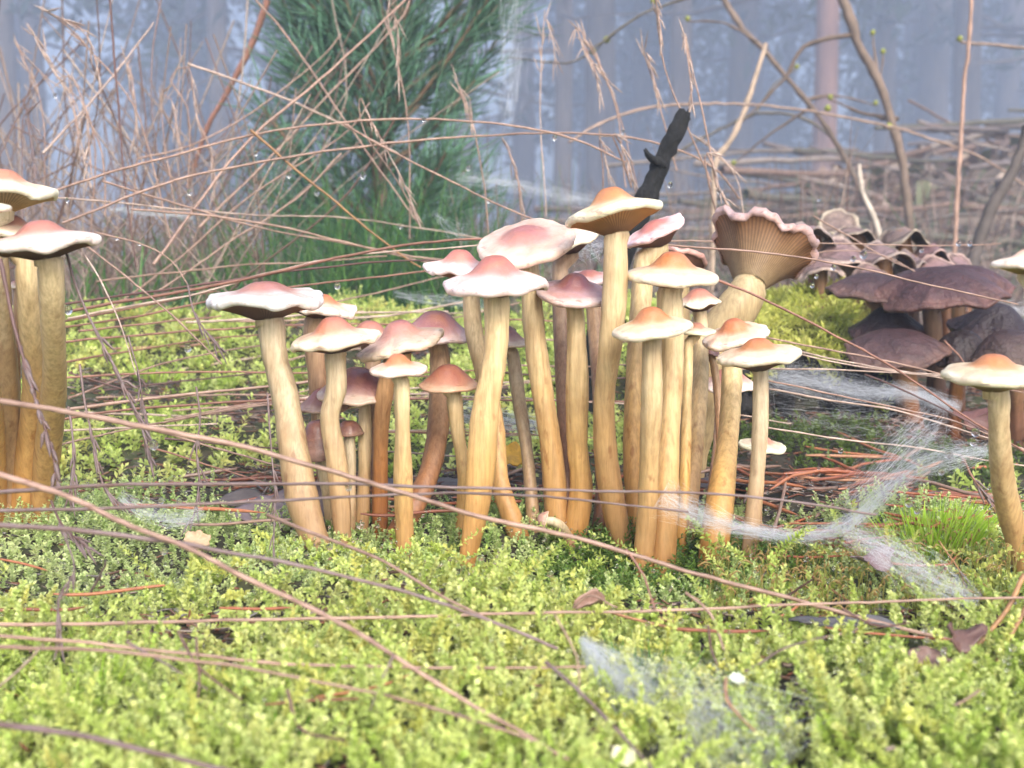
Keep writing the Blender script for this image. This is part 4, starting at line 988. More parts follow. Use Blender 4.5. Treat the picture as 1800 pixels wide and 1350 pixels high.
def young_pine():
    r_ = np.random.default_rng(61); D = 0.98
    tp = [(660, 700, 11), (664, 560, 11), (668, 400, 10.5), (672, 220, 10), (684, 90, 9), (692, -40, 8.5), (698, -260, 7), (700, -480, 4)]
    w = smooth_path(np.array(tp, float), 40)
    tr = np.array([P(x, y, D) for x, y, _ in w]); rad = w[:, 2] * D / F_PX
    gz = float(G(tr[0][0], tr[0][1])); foot = np.array([tr[0][0] - 0.004, tr[0][1], gz - 0.01])
    tr = np.vstack([foot, tr]); rad = np.append(rad[0] * 1.15, rad)
    root = empty('young_pine', tuple(foot)); tag(root, 'young dark green pine sapling with long soft needles behind the mushrooms', 'pine sapling')
    V, F = tube(tr, rad * (1 + 0.08 * r_.standard_normal(len(rad))), 12)
    part('trunk', V, F, M['twig'], root, col=np.tile((0.20, 0.125, 0.085), (len(V), 1)))
    nb, nt = [], []
    def needles(path, n, L, spread, t0=0.0):
        path = np.array(path); m = len(path)
        t = t0 + (1 - t0) * r_.random(n); i = np.clip((t * (m - 1)).astype(int), 0, m - 2); f = (t * (m - 1) - i)[:, None]
        b = path[i] * (1 - f) + path[i + 1] * f
        ax = path[i + 1] - path[i]; ax /= np.linalg.norm(ax, axis=1)[:, None]
        rd = r_.normal(0, 1, (n, 3)); rd -= (rd * ax).sum(1)[:, None] * ax; rd /= np.linalg.norm(rd, axis=1)[:, None]
        sp = spread * r_.uniform(0.5, 1.3, n)[:, None]
        d = ax * np.cos(sp) + rd * np.sin(sp)
        nb.append(b); nt.append(b + d * (L * r_.uniform(0.65, 1.15, n))[:, None])
    for h, k, ln in [(520, 6, 0.10), (450, 7, 0.14), (390, 7, 0.15), (320, 7, 0.16), (255, 7, 0.16), (190, 8, 0.16), (120, 8, 0.16), (50, 8, 0.16), (-20, 8, 0.15), (-90, 7, 0.15), (-170, 6, 0.13), (-260, 6, 0.11)]:
        i = int(np.argmin(np.abs(w[:, 1] - h))); s = tr[i + 1]
        a0 = r_.random() * 6.28
        for q in range(k):
            a = a0 + q * 6.283 / k + r_.normal(0, 0.2); el = math.radians(r_.uniform(18, 48)); L = 0.80 * ln * r_.uniform(0.7, 1.2)
            d0 = np.array([math.cos(a) * math.cos(el), math.sin(a) * math.cos(el), math.sin(el)])
            pth = np.array([s + d0 * L * t + np.array([0, 0, 0.25 * L * t * t]) for t in np.linspace(0, 1, 7)])
            Vb, Fb = tube(pth, np.linspace(0.0024, 0.0012, 7), 6)
            part('branch', Vb, Fb, M['twig'], root, col=np.tile((0.22, 0.14, 0.08), (len(Vb), 1)))
            needles(pth, 46, 0.056, 0.55, 0.25)
            for _ in range(2):
                t = r_.uniform(0.35, 0.75); st = pth[int(t * 6)]; dd = d0 + r_.normal(0, 0.45, 3) + np.array([0, 0, 0.3]); dd /= np.linalg.norm(dd)
                needles(np.array([st + dd * L * 0.4 * q2 for q2 in (0, 0.5, 1)]), 15, 0.054, 0.5)
    needles(tr[6:30], 260, 0.05, 0.8)
    b = np.vstack(nb); t = np.vstack(nt)
    V, F = ribbons(b, t, 0.0014, 62)
    n = len(b); c = np.array([0.075, 0.185, 0.105])[None] * r_.uniform(0.4, 1.7, (n, 1)) + r_.uniform(0, 0.03, (n, 1)) * np.array([1, 1, 0.4])
    o = part('needles', V, F, M['needle'], root, col=np.repeat(c, 7, 0)); o['kind'] = 'stuff'
young_pine()

# ------------------------------------------------------------------ green and dry grass masses
def blades_field(name, label, x_rng, d_rng, n, hpx, w, pal, lean, seed, mat='blade', kindcat='grass', ybase=None):
    """upright bowed blades rooted on the ground; heights from the pixel band they fill"""
    r_ = np.random.default_rng(seed)
    d = r_.uniform(*d_rng, n); px = r_.uniform(*x_rng, n) if not callable(x_rng) else x_rng(r_, n)
    x = (px - 900) / F_PX * d; y = d * math.cos(PITCH) - 0.01
    z = G(x, y)
    top = np.array([P(a, b, q)[2] for a, b, q in zip(px, r_.uniform(*hpx, n), d)])
    H = np.maximum(top - z, 0.03)
    az = r_.random(n) * 6.28; ln = np.abs(r_.normal(0, lean, n))
    dx, dy = np.cos(az) * ln * H, np.sin(az) * ln * H * 0.6
    ns = 6; t = np.linspace(0, 1, ns)
    ctr = np.stack([x[:, None] + dx[:, None] * t ** 1.7, y[:, None] + dy[:, None] * t ** 1.7, z[:, None] - 0.005 + H[:, None] * (t - 0.25 * ln[:, None] * t ** 3)], -1)
    sa = r_.normal(0, 0.5, n); side = np.stack([np.cos(sa), np.sin(sa), np.zeros(n)], -1)
    ww = (0.5 * w * r_.uniform(0.6, 1.3, n)[:, None] * (1 - 0.8 * t ** 2)[None])[..., None]
    nrm = np.stack([-np.sin(sa), np.cos(sa), np.zeros(n)], -1)
    V = np.stack([ctr - ww * side[:, None], ctr + ww * side[:, None], ctr + ww * 0.7 * nrm[:, None]], 2).reshape(n, ns * 3, 3)
    q = []
    for i in range(ns - 1):
        for a in range(3):
            b = (a + 1) % 3; q.append([3 * i + a, 3 * i + b, 3 * i + 3 + b, 3 * i + 3 + a])
    F = (np.arange(n)[:, None, None] * ns * 3 + np.array(q)[None]).reshape(-1, 4)
    pal = np.array(pal); c = pal[r_.integers(0, len(pal), n)] * r_.uniform(0.7, 1.25, (n, 1))
    o = mesh_obj(name, V.reshape(-1, 3), F, M[mat], col=np.clip(np.repeat(c, ns * 3, 0), 0, 0.9))
    return tag(o, label, kindcat, kind='stuff')

GREEN = [(0.05, 0.15, 0.04), (0.10, 0.25, 0.05), (0.16, 0.33, 0.08), (0.06, 0.18, 0.06)]
DRY = [(0.24, 0.17, 0.13), (0.33, 0.25, 0.20), (0.17, 0.10, 0.075), (0.44, 0.34, 0.26), (0.13, 0.08, 0.06)]
blades_field('green_grass', 'thick dark green grass clump at the foot of the young pine', lambda r, n: np.clip(r.normal(650, 130, n), 300, 960), (0.74, 1.05), 1900, (230, 560), 0.0013, GREEN, 0.55, 71)
blades_field('green_grass', 'sparse green grass among the dry stems beside the thick-stemmed clump', (110, 520), (0.66, 0.95), 520, (340, 600), 0.0013, GREEN, 0.6, 72)
blades_field('dry_grass', 'tangle of dry straw-brown grass between the thick-stemmed clump and the pine', (-90, 520), (0.72, 1.5), 560, (60, 560), 0.0012, DRY, 0.55, 73, 'straw')
blades_field('dry_grass', 'dead brown grass mat further back under the misty trees', (-200, 900), (1.6, 4.0), 3200, (290, 470), 0.0045, DRY, 0.8, 74, 'straw')
blades_field('dry_grass', 'thin dry grass wisps in front of the brushwood heap', (800, 1560), (0.75, 1.3), 240, (180, 420), 0.0012, DRY, 0.7, 75, 'straw')
blades_field('dry_grass', 'dead grass growing through the brushwood heap', (1000, 2000), (1.3, 3.2), 1500, (250, 440), 0.0035, DRY + GREEN[:1], 0.9, 76, 'straw')

# leaning dry culms between the near stalks and the pine
def culm_mass():
    r_ = np.random.default_rng(77); paths, rads = [], []
    for _ in range(170):
        d = r_.uniform(0.6, 1.1); px = r_.uniform(-120, 480); py = r_.uniform(430, 600)
        ang = math.radians(r_.choice([r_.uniform(35, 75), r_.uniform(80, 110), r_.uniform(115, 150)]))
        L = r_.uniform(250, 560); bow = r_.normal(0, 40)
        pts = [(px, py), (px + 0.5 * L * math.cos(ang) + bow, py - 0.5 * L * math.sin(ang)), (px + L * math.cos(ang), py - L * math.sin(ang))]
        w = smooth_path(np.array(pts), 9); dd = d + r_.normal(0, 0.03)
        W = np.array([P(a, b, d + (dd - d) * i / 8) for i, (a, b) in enumerate(w)])
        g = float(G(W[0][0], W[0][1])); W = np.vstack([[W[0][0] - (W[1] - W[0])[0] * 2, W[0][1], min(g, W[0][2] - 0.01)], W])
        paths.append(W); rads.append(np.full(10, r_.uniform(0.8, 1.7) * d / F_PX))
    V, F, t = tubes(paths, rads, 4)
    c = np.array(DRY)[r_.integers(0, 5, len(paths))]; c = np.repeat(c, 40, 0)
    tag(mesh_obj('dry_grass', V, F, M['straw'], col=c), 'criss-cross leaning dry culms beyond the thick-stemmed clump', 'grass', kind='stuff')
culm_mass()

# ------------------------------------------------------------------ twigs, sticks
def twig(name, label, pts, d0, d1, w0, w1, col, side=(), cat='branch', mat='twig', buds=0, group=None, knots=True, ground=False):
    """pts: photo pixels along the main axis; side: list of pixel polylines"""
    r_ = np.random.default_rng(int(pts[0][0] * 3 + pts[0][1] * 17 + 5e4) % 88883)
    def sweep(pp, a, b, wa, wb):
        n = max(10, int(np.abs(np.diff(np.array(pp, float), axis=0)).sum() / 18))
        w = smooth_path(np.array(pp, float), n); t = np.linspace(0, 1, n); dep = a + (b - a) * t
        W = np.array([P(x, y, q) for (x, y), q in zip(w + r_.normal(0, 0.6, (n, 2)), dep)])
        rad = 0.5 * (wa + (wb - wa) * t) * dep / F_PX * (1 + 0.09 * r_.standard_normal(n))
        if knots: rad *= 1 + 0.35 * (r_.random(n) > 0.9)
        return W, rad
    W, rad = sweep(pts, d0, d1, w0, w1)
    if ground:
        g = float(G(W[-1][0], W[-1][1])); W = np.vstack([W, [W[-1][0], W[-1][1], min(g - 0.01, W[-1][2] - 0.004)]]); rad = np.append(rad, rad[-1])
    root = empty(name, tuple(W[-1])); tag(root, label, cat, group)
    V, F = tube(W, rad, 9)
    part('stem', V, F, M[mat], root, col=np.tile(col, (len(V), 1)) * r_.uniform(0.85, 1.15, (len(V), 1)))
    for sp in side:
        SW, sr = sweep(sp, (d0 + d1) / 2, (d0 + d1) / 2 + 0.04, w1 * 0.55 + 1.5, 2.2)
        V, F = tube(SW, sr, 6); part('side_twig', V, F, M[mat], root, col=np.tile(col, (len(V), 1)) * 0.9)
        if buds:
            e = SW[-1]; b, bf = tube([e, e + [0, 0, 0.002], e + [0, 0, 0.005], e + [0, 0, 0.007]], [0.0012, 0.0036, 0.003, 0.0003], 7)
            part('bud', b, bf, M['blade'], root, col=np.tile((0.34, 0.36, 0.06), (len(b), 1)))
    return root
TB = (0.20, 0.14, 0.10); TG = (0.15, 0.13, 0.10)
twig('sapling', 'crooked brown sapling stem with mossy knots rising from the brushwood', [(1462, -40), (1490, 20), (1510, 80), (1548, 150), (1566, 210), (1586, 280), (1592, 330), (1600, 400)], 1.25, 1.25, 16, 16, TB,
     [[(1500, 62), (1460, 66), (1410, 84), (1385, 130), (1340, 180), (1300, 220)], [(1544, 150), (1538, 100), (1534, 62)], [(1560, 190), (1548, 150), (1552, 96)], [(1580, 210), (1520, 200), (1460, 176)]], buds=1, ground=True)
twig('sapling', 'thinner slanting sapling stem crossing the crooked brown sapling', [(1262, -20), (1305, 50), (1345, 90), (1385, 140), (1420, 180), (1450, 220), (1480, 270), (1510, 330), (1540, 400)], 1.4, 1.3, 10, 8, TB,
     [[(1420, 175), (1470, 168), (1540, 185)], [(1425, 190), (1370, 225), (1320, 262), (1290, 290)], [(1330, 72), (1270, 40), (1210, 38)]], buds=1, ground=True)
twig('dead_stick', 'straight pale dry stick leaning beside the black charred stick', [(1347, 76), (1330, 130), (1310, 190), (1288, 240), (1264, 272), (1255, 300)], 1.1, 1.08, 8, 11, (0.46, 0.34, 0.24), cat='stick', ground=True, knots=False)
twig('dead_stick', 'dark slanting stick rising behind the flat brown caps', [(1810, 225), (1780, 300), (1745, 360), (1722, 420), (1700, 490), (1690, 540)], 0.78, 0.78, 18, 25, (0.10, 0.08, 0.07), cat='stick', ground=True)
twig('dry_stem', 'tall thin upright reddish dry stem before the brushwood heap', [(1708, -20), (1704, 60), (1694, 160), (1688, 260), (1682, 350), (1678, 440)], 0.9, 0.9, 7, 8, (0.42, 0.26, 0.19), cat='stem', ground=True, knots=False)
twig('dry_stem', 'broken pale hollow stem standing in the brushwood heap', [(1510, 290), (1514, 320), (1520, 350), (1538, 385), (1548, 420)], 0.95, 0.92, 7, 10, (0.55, 0.46, 0.36), cat='stem', ground=True, knots=False)
twig('dry_stem', 'bare horizontal bramble tendril with a yellow bud', [(1810, 86), (1760, 80), (1710, 76), (1690, 74)], 1.2, 1.2, 6, 5, (0.34, 0.24, 0.18), [[(1700, 76), (1686, 74)]], cat='stem', buds=1, knots=False)
twig('bramble_tendril', 'long arching bramble tendril over the brushwood with tiny buds', [(1000, 250), (1060, 215), (1140, 190), (1240, 182), (1350, 186), (1450, 200), (1560, 222), (1640, 245), (1720, 275), (1810, 330)], 0.95, 1.1, 5, 4, (0.36, 0.25, 0.19),
     [[(1440, 198), (1455, 196)], [(1555, 222), (1562, 228)]], cat='stem', buds=1, knots=False)
twig('bramble_tendril', 'forked dark bramble twig hanging beside the pine needles', [(1230, -10), (1140, 20), (1090, 50), (1050, 80), (1000, 110), (890, 100)], 1.0, 1.05, 5, 3, TG,
     [[(1145, 16), (1148, 8)], [(1075, 62), (1065, 76)], [(1090, 50), (1060, 75), (1042, 95)]], cat='stem', buds=1)
twig('bramble_tendril', 'grey bramble arch low over the brushwood', [(1130, 330), (1190, 270), (1260, 230), (1330, 200), (1400, 205), (1460, 240), (1500, 300), (1530, 360)], 1.5, 1.4, 6, 5, TG, [[(1330, 200), (1360, 150), (1400, 120)]], cat='stem', buds=1)

def charred():
    r_ = np.random.default_rng(81); D = 0.47
    pts = [(1204, 197, 10), (1197, 212, 13), (1183, 240, 13.5), (1163, 285, 14), (1143, 328, 15), (1118, 385, 19), (1080, 480, 20), (1050, 600, 21), (1030, 720, 22)]
    w = smooth_path(np.array(pts, float), 46); W = np.array([P(a, b, D) for a, b, _ in w])
    root = empty('charred_stick', tuple(W[-1])); tag(root, 'black charred stick with a side stub standing behind the tallest mushroom', 'stick')
    ph = r_.random(6) * 6.28
    sq = lambda t, a: 1 + 0.10 * np.sin(3 * a + ph[0] + 3 * t) + 0.07 * np.sin(5 * a + ph[1] + 5 * t) + 0.06 * np.sin(8 * a + ph[2] - 4 * t)
    V, F = tube(W, w[:, 2] * D / F_PX * (1 + 0.05 * r_.standard_normal(46)), 18, sq)
    V = V + r_.normal(0, 0.0004, V.shape)
    part('stick', V, F, M['char'], root)
    tipc = W[0]; k = D / F_PX
    for q in range(9):
        a = r_.random() * 6.28; b0 = tipc + np.array([math.cos(a), math.sin(a), 0]) * 5 * k - np.array([0, 0, 6 * k])
        Vs, Fs = tube([b0 - [0, 0, 8 * k], b0, b0 + np.array([r_.normal(0, 3), 0, r_.uniform(5, 13)]) * k], np.array([6, 4, 0.5]) * k, 6)
        part('splinter', Vs, Fs, M['char'], root)
    SW = smooth_path(np.array([P(1166, 290, D - 0.001), P(1150, 281, D - 0.006), P(1138, 271, D - 0.008), P(1133, 262, D - 0.008)]), 9)
    Vs, Fs = tube(SW, np.array([10, 9, 8, 8, 7.5, 7, 6.5, 6, 2]) * k, 11, lambda t, a: 1 + 0.13 * np.sin(3 * a + 8 * t) + 0.08 * np.sin(6 * a - 20 * t)); part('stub', Vs + r_.normal(0, 0.00025, Vs.shape), Fs, M['char'], root)
charred()

# brushwood heap: every lying stick is a thing of its own
def brush():
    r_ = np.random.default_rng(83)
    GBR = 'sticks heaped in the brushwood'; LBR = 'weathered stick lying in the brushwood heap behind the mushrooms'
    for q in range(150):
        d = r_.uniform(1.15, 3.1); px = r_.uniform(960, 2000) if q % 4 else r_.uniform(880, 1300)
        x = (px - 900) / F_PX * d; y = d
        L = r_.uniform(0.12, 0.5) * (0.6 + 0.3 * d); a = r_.normal(0, 0.42) + (math.pi if r_.random() < 0.5 else 0); el = r_.normal(0.03, 0.12)
        n = 9; t = np.linspace(-0.5, 0.5, n); bow = r_.normal(0, 0.05)
        W = np.stack([x + L * t * math.cos(a), y + L * t * math.sin(a) * 0.8, el * L * t + bow * L * (0.25 - t * t)], -1)
        W[:, 2] += float(np.max(G(W[:, 0], W[:, 1]))) + r_.uniform(0.0, 0.07)
        W += r_.normal(0, 0.002, W.shape)
        rad = r_.uniform(0.002, 0.007) * (0.7 + 0.35 * d) * np.linspace(1, 0.6, n)
        V, F = tube(W, rad, 7)
        c = np.array([(0.21, 0.17, 0.14), (0.14, 0.11, 0.10), (0.30, 0.24, 0.20), (0.20, 0.125, 0.09), (0.11, 0.10, 0.07)])[r_.integers(0, 5)]
        o = mesh_obj('fallen_stick', V - W[0], F, M['twig'], col=np.tile(c, (len(V), 1))); o.location = W[0]
        tag(o, LBR, 'stick', GBR)
    # dead leaves strewn over the heap and floor: too many and too small to count
    n = 10000; d = r_.uniform(1.05, 4.5, n); px = r_.uniform(-300, 2100, n)
    x = (px - 900) / F_PX * d; y = d; z = G(x, y) + r_.uniform(0.002, 0.03, n)
    s = r_.uniform(0.008, 0.022, n) * (0.6 + 0.3 * d)
    th = r_.random(n) * 6.28; tl = r_.normal(0, 0.6, (n, 2))
    u = np.stack([np.cos(th), np.sin(th), tl[:, 0]], -1) * s[:, None]; v = np.stack([-np.sin(th), np.cos(th), tl[:, 1]], -1) * s[:, None] * 0.55
    c = np.stack([x, y, z], -1); up = np.array([0, 0, 1.0]) * s[:, None] * 0.3
    V = np.stack([c - u, c - v + up, c + u, c + v + up, c], 1).reshape(-1, 3)
    F = (np.arange(n)[:, None, None] * 5 + np.array([[0, 1, 4], [1, 2, 4], [2, 3, 4], [3, 0, 4]])[None]).reshape(-1, 3)
    cc = np.array([(0.24, 0.15, 0.10), (0.36, 0.25, 0.19), (0.18, 0.12, 0.09), (0.40, 0.30, 0.22), (0.13, 0.14, 0.05)])[r_.integers(0, 5, n)]
    tag(mesh_obj('leaf_litter', V, F, M['leaf'], col=np.repeat(cc, 5, 0)), 'brown dead leaves strewn over brushwood and forest ground', 'leaves', kind='stuff')
brush()

# ------------------------------------------------------------------ misty forest
def forest():
    r_ = np.random.default_rng(91)
    spots = [(22, 9, .22, 0), (70, 12, .28, 0), (350, 15, .3, 0), (395, 10, .2, 0), (520, 13, .3, 0), (600, 9.5, .22, 0), (815, 11, .25, 0), (915, 14, .3, 0), (975, 9, .16, 0), (1052, 10, .30, 0), (1130, 15, .3, 0),
             (1205, 9, .2, 0), (1290, 12, .32, 0), (1434, 7.5, .17, 1), (1535, 11, .22, 0), (1620, 13, .4, 0), (1692, 10, .26, 0), (1760, 14, .32, 0), (-60, 11, .3, 0), (1850, 9, .25, 0)]
    for _ in range(60):
        px = r_.uniform(-500, 2300); d = r_.uniform(14.5, 34)
        if 95 < px < 315: continue
        spots.append((px, d, r_.uniform(.2, .42), 0))
    for q, (px, d, wd, red) in enumerate(spots):
        x = (px - 900) / F_PX * d; y = d; g = float(G(x, y))
        H = r_.uniform(11, 16); n = 14; t = np.linspace(0, 1, n)
        lean = r_.normal(0, 0.012, 2)
        W = np.stack([x + lean[0] * H * t + 0.05 * np.sin(t * 5 + q), y + lean[1] * H * t, g - 0.2 + H * t], -1)
        root = empty('pine_tree', (x, y, g))
        tag(root, 'reddish-barked pine trunk standing clear in the mist' if red else 'tall grey pine fading into the mist of the background wood', 'tree', None if red else 'misty trees of the background wood')
        V, F = tube(W, wd * 0.5 * (1 - 0.6 * t) * (1 + 0.25 * np.exp(-t * 40)), 10)
        part('trunk', V, F, M['redtrunk' if red else 'trunk'], root)
        # dead lower branches and foliage sprays
        far = d > 14
        nb = 34; b_p, b_r = [], []; leaves = []
        low = 0.7 if far else 1.6
        for b in range(nb):
            h = r_.uniform(low, H * 0.95); a = r_.random() * 6.28; L = r_.uniform(0.8, 2.0) * (1 - 0.5 * h / H); dr = r_.uniform(-0.25, 0.2)
            s = np.array([x + lean[0] * h, y + lean[1] * h, g + h]); dv = np.array([math.cos(a), math.sin(a), dr])
            b_p.append([s, s + dv * L * 0.5 + [0, 0, -0.05 * L], s + dv * L]); b_r.append([0.025, 0.016, 0.006])
            m = int(150 if far else 60)
            if (not far) and h < 3.0 and r_.random() < 0.6: continue
            tt = r_.uniform(0.2, 1.05, m)[:, None]
            leaves.append(s + dv * L * tt + r_.normal(0, 0.16, (m, 3)) * (0.5 + tt))
        V, F, _ = tubes(b_p, b_r, 5); part('branches', V, F, M['trunk'], root)['kind'] = 'stuff'
        c = np.vstack(leaves); m = len(c); s = r_.uniform(0.05, 0.13, m)[:, None]
        u = r_.normal(0, 1, (m, 3)); u /= np.linalg.norm(u, axis=1)[:, None]; v = np.cross(u, r_.normal(0, 1, (m, 3))); v /= np.linalg.norm(v, axis=1)[:, None]
        V = np.stack([c - u * s, c + v * s * 0.35, c + u * s, c - v * s * 0.35], 1).reshape(-1, 3)
        F = np.arange(m * 4).reshape(-1, 4)
        cc = np.array([0.035, 0.058, 0.036]) * r_.uniform(0.5, 1.6, (m, 1))
        o = part('crown', V, F, M['crown'], root, col=np.repeat(cc, 4, 0)); o['kind'] = 'stuff'
forest()

# ------------------------------------------------------------------ litter on the stump
def needle_litter():
    r_ = np.random.default_rng(101)
    GN = 'fallen pine needles by the clump'; LN = 'rust-red fallen pine needle lying in the litter beside the outermost slim mushroom'
    specs = []
    for _ in range(85):
        specs.append((r_.uniform(1285, 1760), r_.uniform(800, 985), r_.normal(0.05, 0.6), r_.uniform(70, 220), LN, GN))
    LN2 = 'rust-red fallen pine needle resting on the pale foreground moss'
    for x, y, a, L in [(60, 1075, .25, 150), (200, 1040, .12, 190), (40, 1010, -.5, 120), (1390, 1060, .62, 90), (1480, 1140, .68, 150), (1610, 1010, .0, 120), (560, 1300, .12, 170), (640, 1270, .3, 150), (1560, 1120, -.1, 200), (1260, 1130, -.15, 170), (1700, 1280, .7, 100), (450, 1085, .1, 120), (1140, 1110, -.3, 130), (330, 930, -.12, 280), (440, 950, -.06, 250), (480, 905, .1, 130), (880, 890, .2, 160), (740, 930, .05, 200)]:
        specs.append((x, y, a, L, LN2, 'fallen needles on the foreground moss'))
    LN3 = 'pine needle lodged between the stems and the mossy bank'
    for _ in range(34):
        specs.append((r_.uniform(330, 1290), r_.uniform(832, 915), r_.normal(0.05, 0.3), r_.uniform(80, 200), LN3, 'needles lodged behind the stems'))
    for x, y, a, L, lab, grp in specs:
        d = ground_depth(y, 0.004); k = d / F_PX; c = P(x, y, d)
        n = 8; t = np.linspace(-0.5, 0.5, n); Lm = L * k * 1.05; bow = r_.normal(0, 0.07)
        fs = r_.uniform(0.5, 1.6)
        ax = np.array([math.cos(a), math.sin(a) * 1.6 * fs, 0]); pr = np.array([-ax[1], ax[0], 0])
        W = c + Lm * (t[:, None] * ax + bow * (0.25 - t[:, None] ** 2) * pr)
        W[:, 2] = G(W[:, 0], W[:, 1]); W[:, 2] = W[:, 2].mean() * 0.6 + W[:, 2] * 0.4 + (0.0085 if (lab == LN2) else r_.uniform(0.002, 0.008))
        w = r_.uniform(4.2, 7.0) * k * 0.5
        V, F = tube(W, w * np.array([0.5, 1, 1, 1, 1, 1, 0.9, 0.2]), 6)
        col = np.array([(0.36, 0.11, 0.05), (0.44, 0.17, 0.08), (0.26, 0.09, 0.05), (0.48, 0.24, 0.13), (0.30, 0.20, 0.15)])[r_.integers(0, 5)]
        o = mesh_obj('pine_needle', V - c, F, M['redneedle'], col=np.tile(col, (len(V), 1))); o.location = c
        tag(o, lab, 'pine needle', grp)
needle_litter()

def scrap(name, label, px, py, lift, size, aspect, col, rot, tilt, curl, seed, cat='leaf', lobes=3, roll=0.0):
    r_ = np.random.default_rng(seed); d = ground_depth(py, lift); k = d / F_PX; c = P(px, py, d)
    na, nr = 40, 7; th = np.linspace(0, 2 * np.pi, na, endpoint=False)
    rr = 1 + 0.12 * np.sin(lobes * th + r_.random() * 6) + 0.08 * np.sin(7 * th + r_.random() * 6) + 0.05 * r_.standard_normal(na)
    T, Bm = [], []
    for i in range(nr + 1):
        f = i / nr; x = f * rr * np.cos(th) * size * k; y = f * rr * np.sin(th) * size * k * aspect
        z = curl * size * k * (f ** 2) * np.sin(2 * th + seed) + 0.05 * size * k * np.sin(5 * x / (size * k)) + curl * 0.5 * size * k * f ** 2
        T.append(np.stack([x, y, z], -1))
    T = np.vstack(T); Bm = T - [0, 0, 0.0004]
    n = na * (nr + 1); q = []
    for i in range(nr):
        for j in range(na):
            a, b = i * na + j, i * na + (j + 1) % na; q.append([a, b, b + na, a + na]); q.append([n + a, n + a + na, n + b + na, n + b])
    for j in range(na):
        a, b = nr * na + j, nr * na + (j + 1) % na; q.append([a, b, n + b, n + a])
    A = np.array(Matrix.Rotation(rot, 3, 'Z') @ Matrix.Rotation(tilt, 3, 'X') @ Matrix.Rotation(roll, 3, 'Y'))
    V = np.vstack([T, Bm]) @ A.T
    o = mesh_obj(name, V, np.array(q), M['leaf'], col=np.tile(col, (len(V), 1)) * r_.uniform(0.85, 1.15, (len(V), 1))); o.location = c
    return tag(o, label, cat)
scrap('dead_leaf', 'grey-purple fallen leaf lying flat beside the long bowed stem', 508, 898, 0.008, 88, 0.62, (0.20, 0.155, 0.17), 0.15, 0.5, 0.08, 5)
scrap('dead_leaf', 'dull brown leaf scrap tucked under the grey-purple fallen leaf', 420, 880, 0.008, 58, 0.6, (0.12, 0.10, 0.09), 0.6, 0.1, 0.1, 6)
scrap('leaf_scrap', 'bright yellow-orange leaf scrap behind the stems', 900, 800, 0.012, 26, 0.8, (0.62, 0.34, 0.02), 0.3, 1.1, 0.15, 7)
scrap('leaf_scrap', 'smaller yellow-orange leaf scrap by the leaning stem', 838, 800, 0.010, 16, 0.8, (0.55, 0.28, 0.02), 0.9, 0.9, 0.15, 8)
scrap('dead_leaf', 'crumpled brown leaf on the moss near the rusty sedge leaves', 1690, 1120, 0.010, 46, 0.55, (0.15, 0.08, 0.065), 0.7, 0.4, 0.45, 9)
scrap('dead_leaf', 'ragged grey-brown leaf beneath the crumpled brown one', 1640, 1160, 0.006, 40, 0.6, (0.20, 0.12, 0.10), 0.1, 0.3, 0.3, 10)
scrap('dead_leaf', 'curled pinkish leaf strip before the central clump', 1040, 1060, 0.010, 34, 0.35, (0.36, 0.22, 0.17), 0.5, 0.6, 0.5, 11)
scrap('dead_leaf', 'ochre leaf flake among the dry stalks on the foreground moss', 345, 950, 0.010, 22, 0.8, (0.52, 0.36, 0.22), 0.4, 0.9, 0.2, 12)
scrap('dead_leaf', 'mauve curled leaf on the litter by the lime green moss brush', 1535, 985, 0.008, 36, 0.6, (0.28, 0.19, 0.20), 0.1, 0.5, 0.35, 13)
scrap('dead_leaf', 'reddish leaf edge standing by the dark clump foot', 1710, 735, 0.02, 40, 0.5, (0.15, 0.065, 0.055), 0.0, 0.8, 0.4, 14)
scrap('bark_flake', 'flat grey bark flake lying under the far stems of the clump', 760, 852, 0.006, 90, 0.35, (0.11, 0.10, 0.11), 0.05, 0.05, 0.04, 15, 'bark')
scrap('bark_flake', 'dark grey bark flake between the outer stems', 1250, 850, 0.006, 90, 0.3, (0.09, 0.085, 0.10), 0.0, 0.05, 0.04, 16, 'bark')
scrap('bark_flake', 'bare bark plate showing through the moss near the crumpled leaf', 1500, 1095, 0.005, 95, 0.22, (0.13, 0.125, 0.13), -0.1, 0.05, 0.05, 17, 'bark')
scrap('tiny_fungus', 'tiny round cream fungus disc on the nearest moss', 1096, 1328, 0.010, 20, 0.9, (0.70, 0.68, 0.42), 0.0, 1.1, 0.05, 18, 'fungus', lobes=2)
scrap('tiny_fungus', 'tiny pale disc resting on the moss by the spider veil', 1296, 1192, 0.010, 13, 0.8, (0.62, 0.68, 0.55), 0.0, 1.0, 0.05, 19, 'fungus', lobes=2)

def stump_wall():
    """rotten wood face under the shaggy moss mound"""
    r_ = np.random.default_rng(111); n, m = 46, 16
    px = np.linspace(1120, 1575, n); V = []
    for j in range(m):
        for i in range(n):
            yy = 0.492 + 0.006 * math.sin(i * 0.9) + 0.004 * r_.standard_normal() + 0.004 * math.sin(i * 2.3 + 1) + 0.008 * j / m
            x = (px[i] - 900) / F_PX * 0.5; z = -0.012 + j / (m - 1) * (0.044 + 0.006 * math.sin(i * 0.7))
            V.append((x, yy, z))
    front = np.array(V); back = front + [0, 0.02, -0.002]
    q = []; nn = n * m
    for j in range(m - 1):
        for i in range(n - 1):
            a = j * n + i; q.append([a, a + 1, a + 1 + n, a + n]); q.append([nn + a, nn + a + n, nn + a + 1 + n, nn + a + 1])
    for i in range(n - 1):
        a = (m - 1) * n + i; q.append([a, a + 1, nn + a + 1, nn + a])
    o = mesh_obj('rotten_log', np.vstack([front, back]), np.array(q), M['rot'])
    tag(o, 'rotten log edge, dark hollow shade put in its colour, beneath the shaggy yellow moss', 'log')
stump_wall()

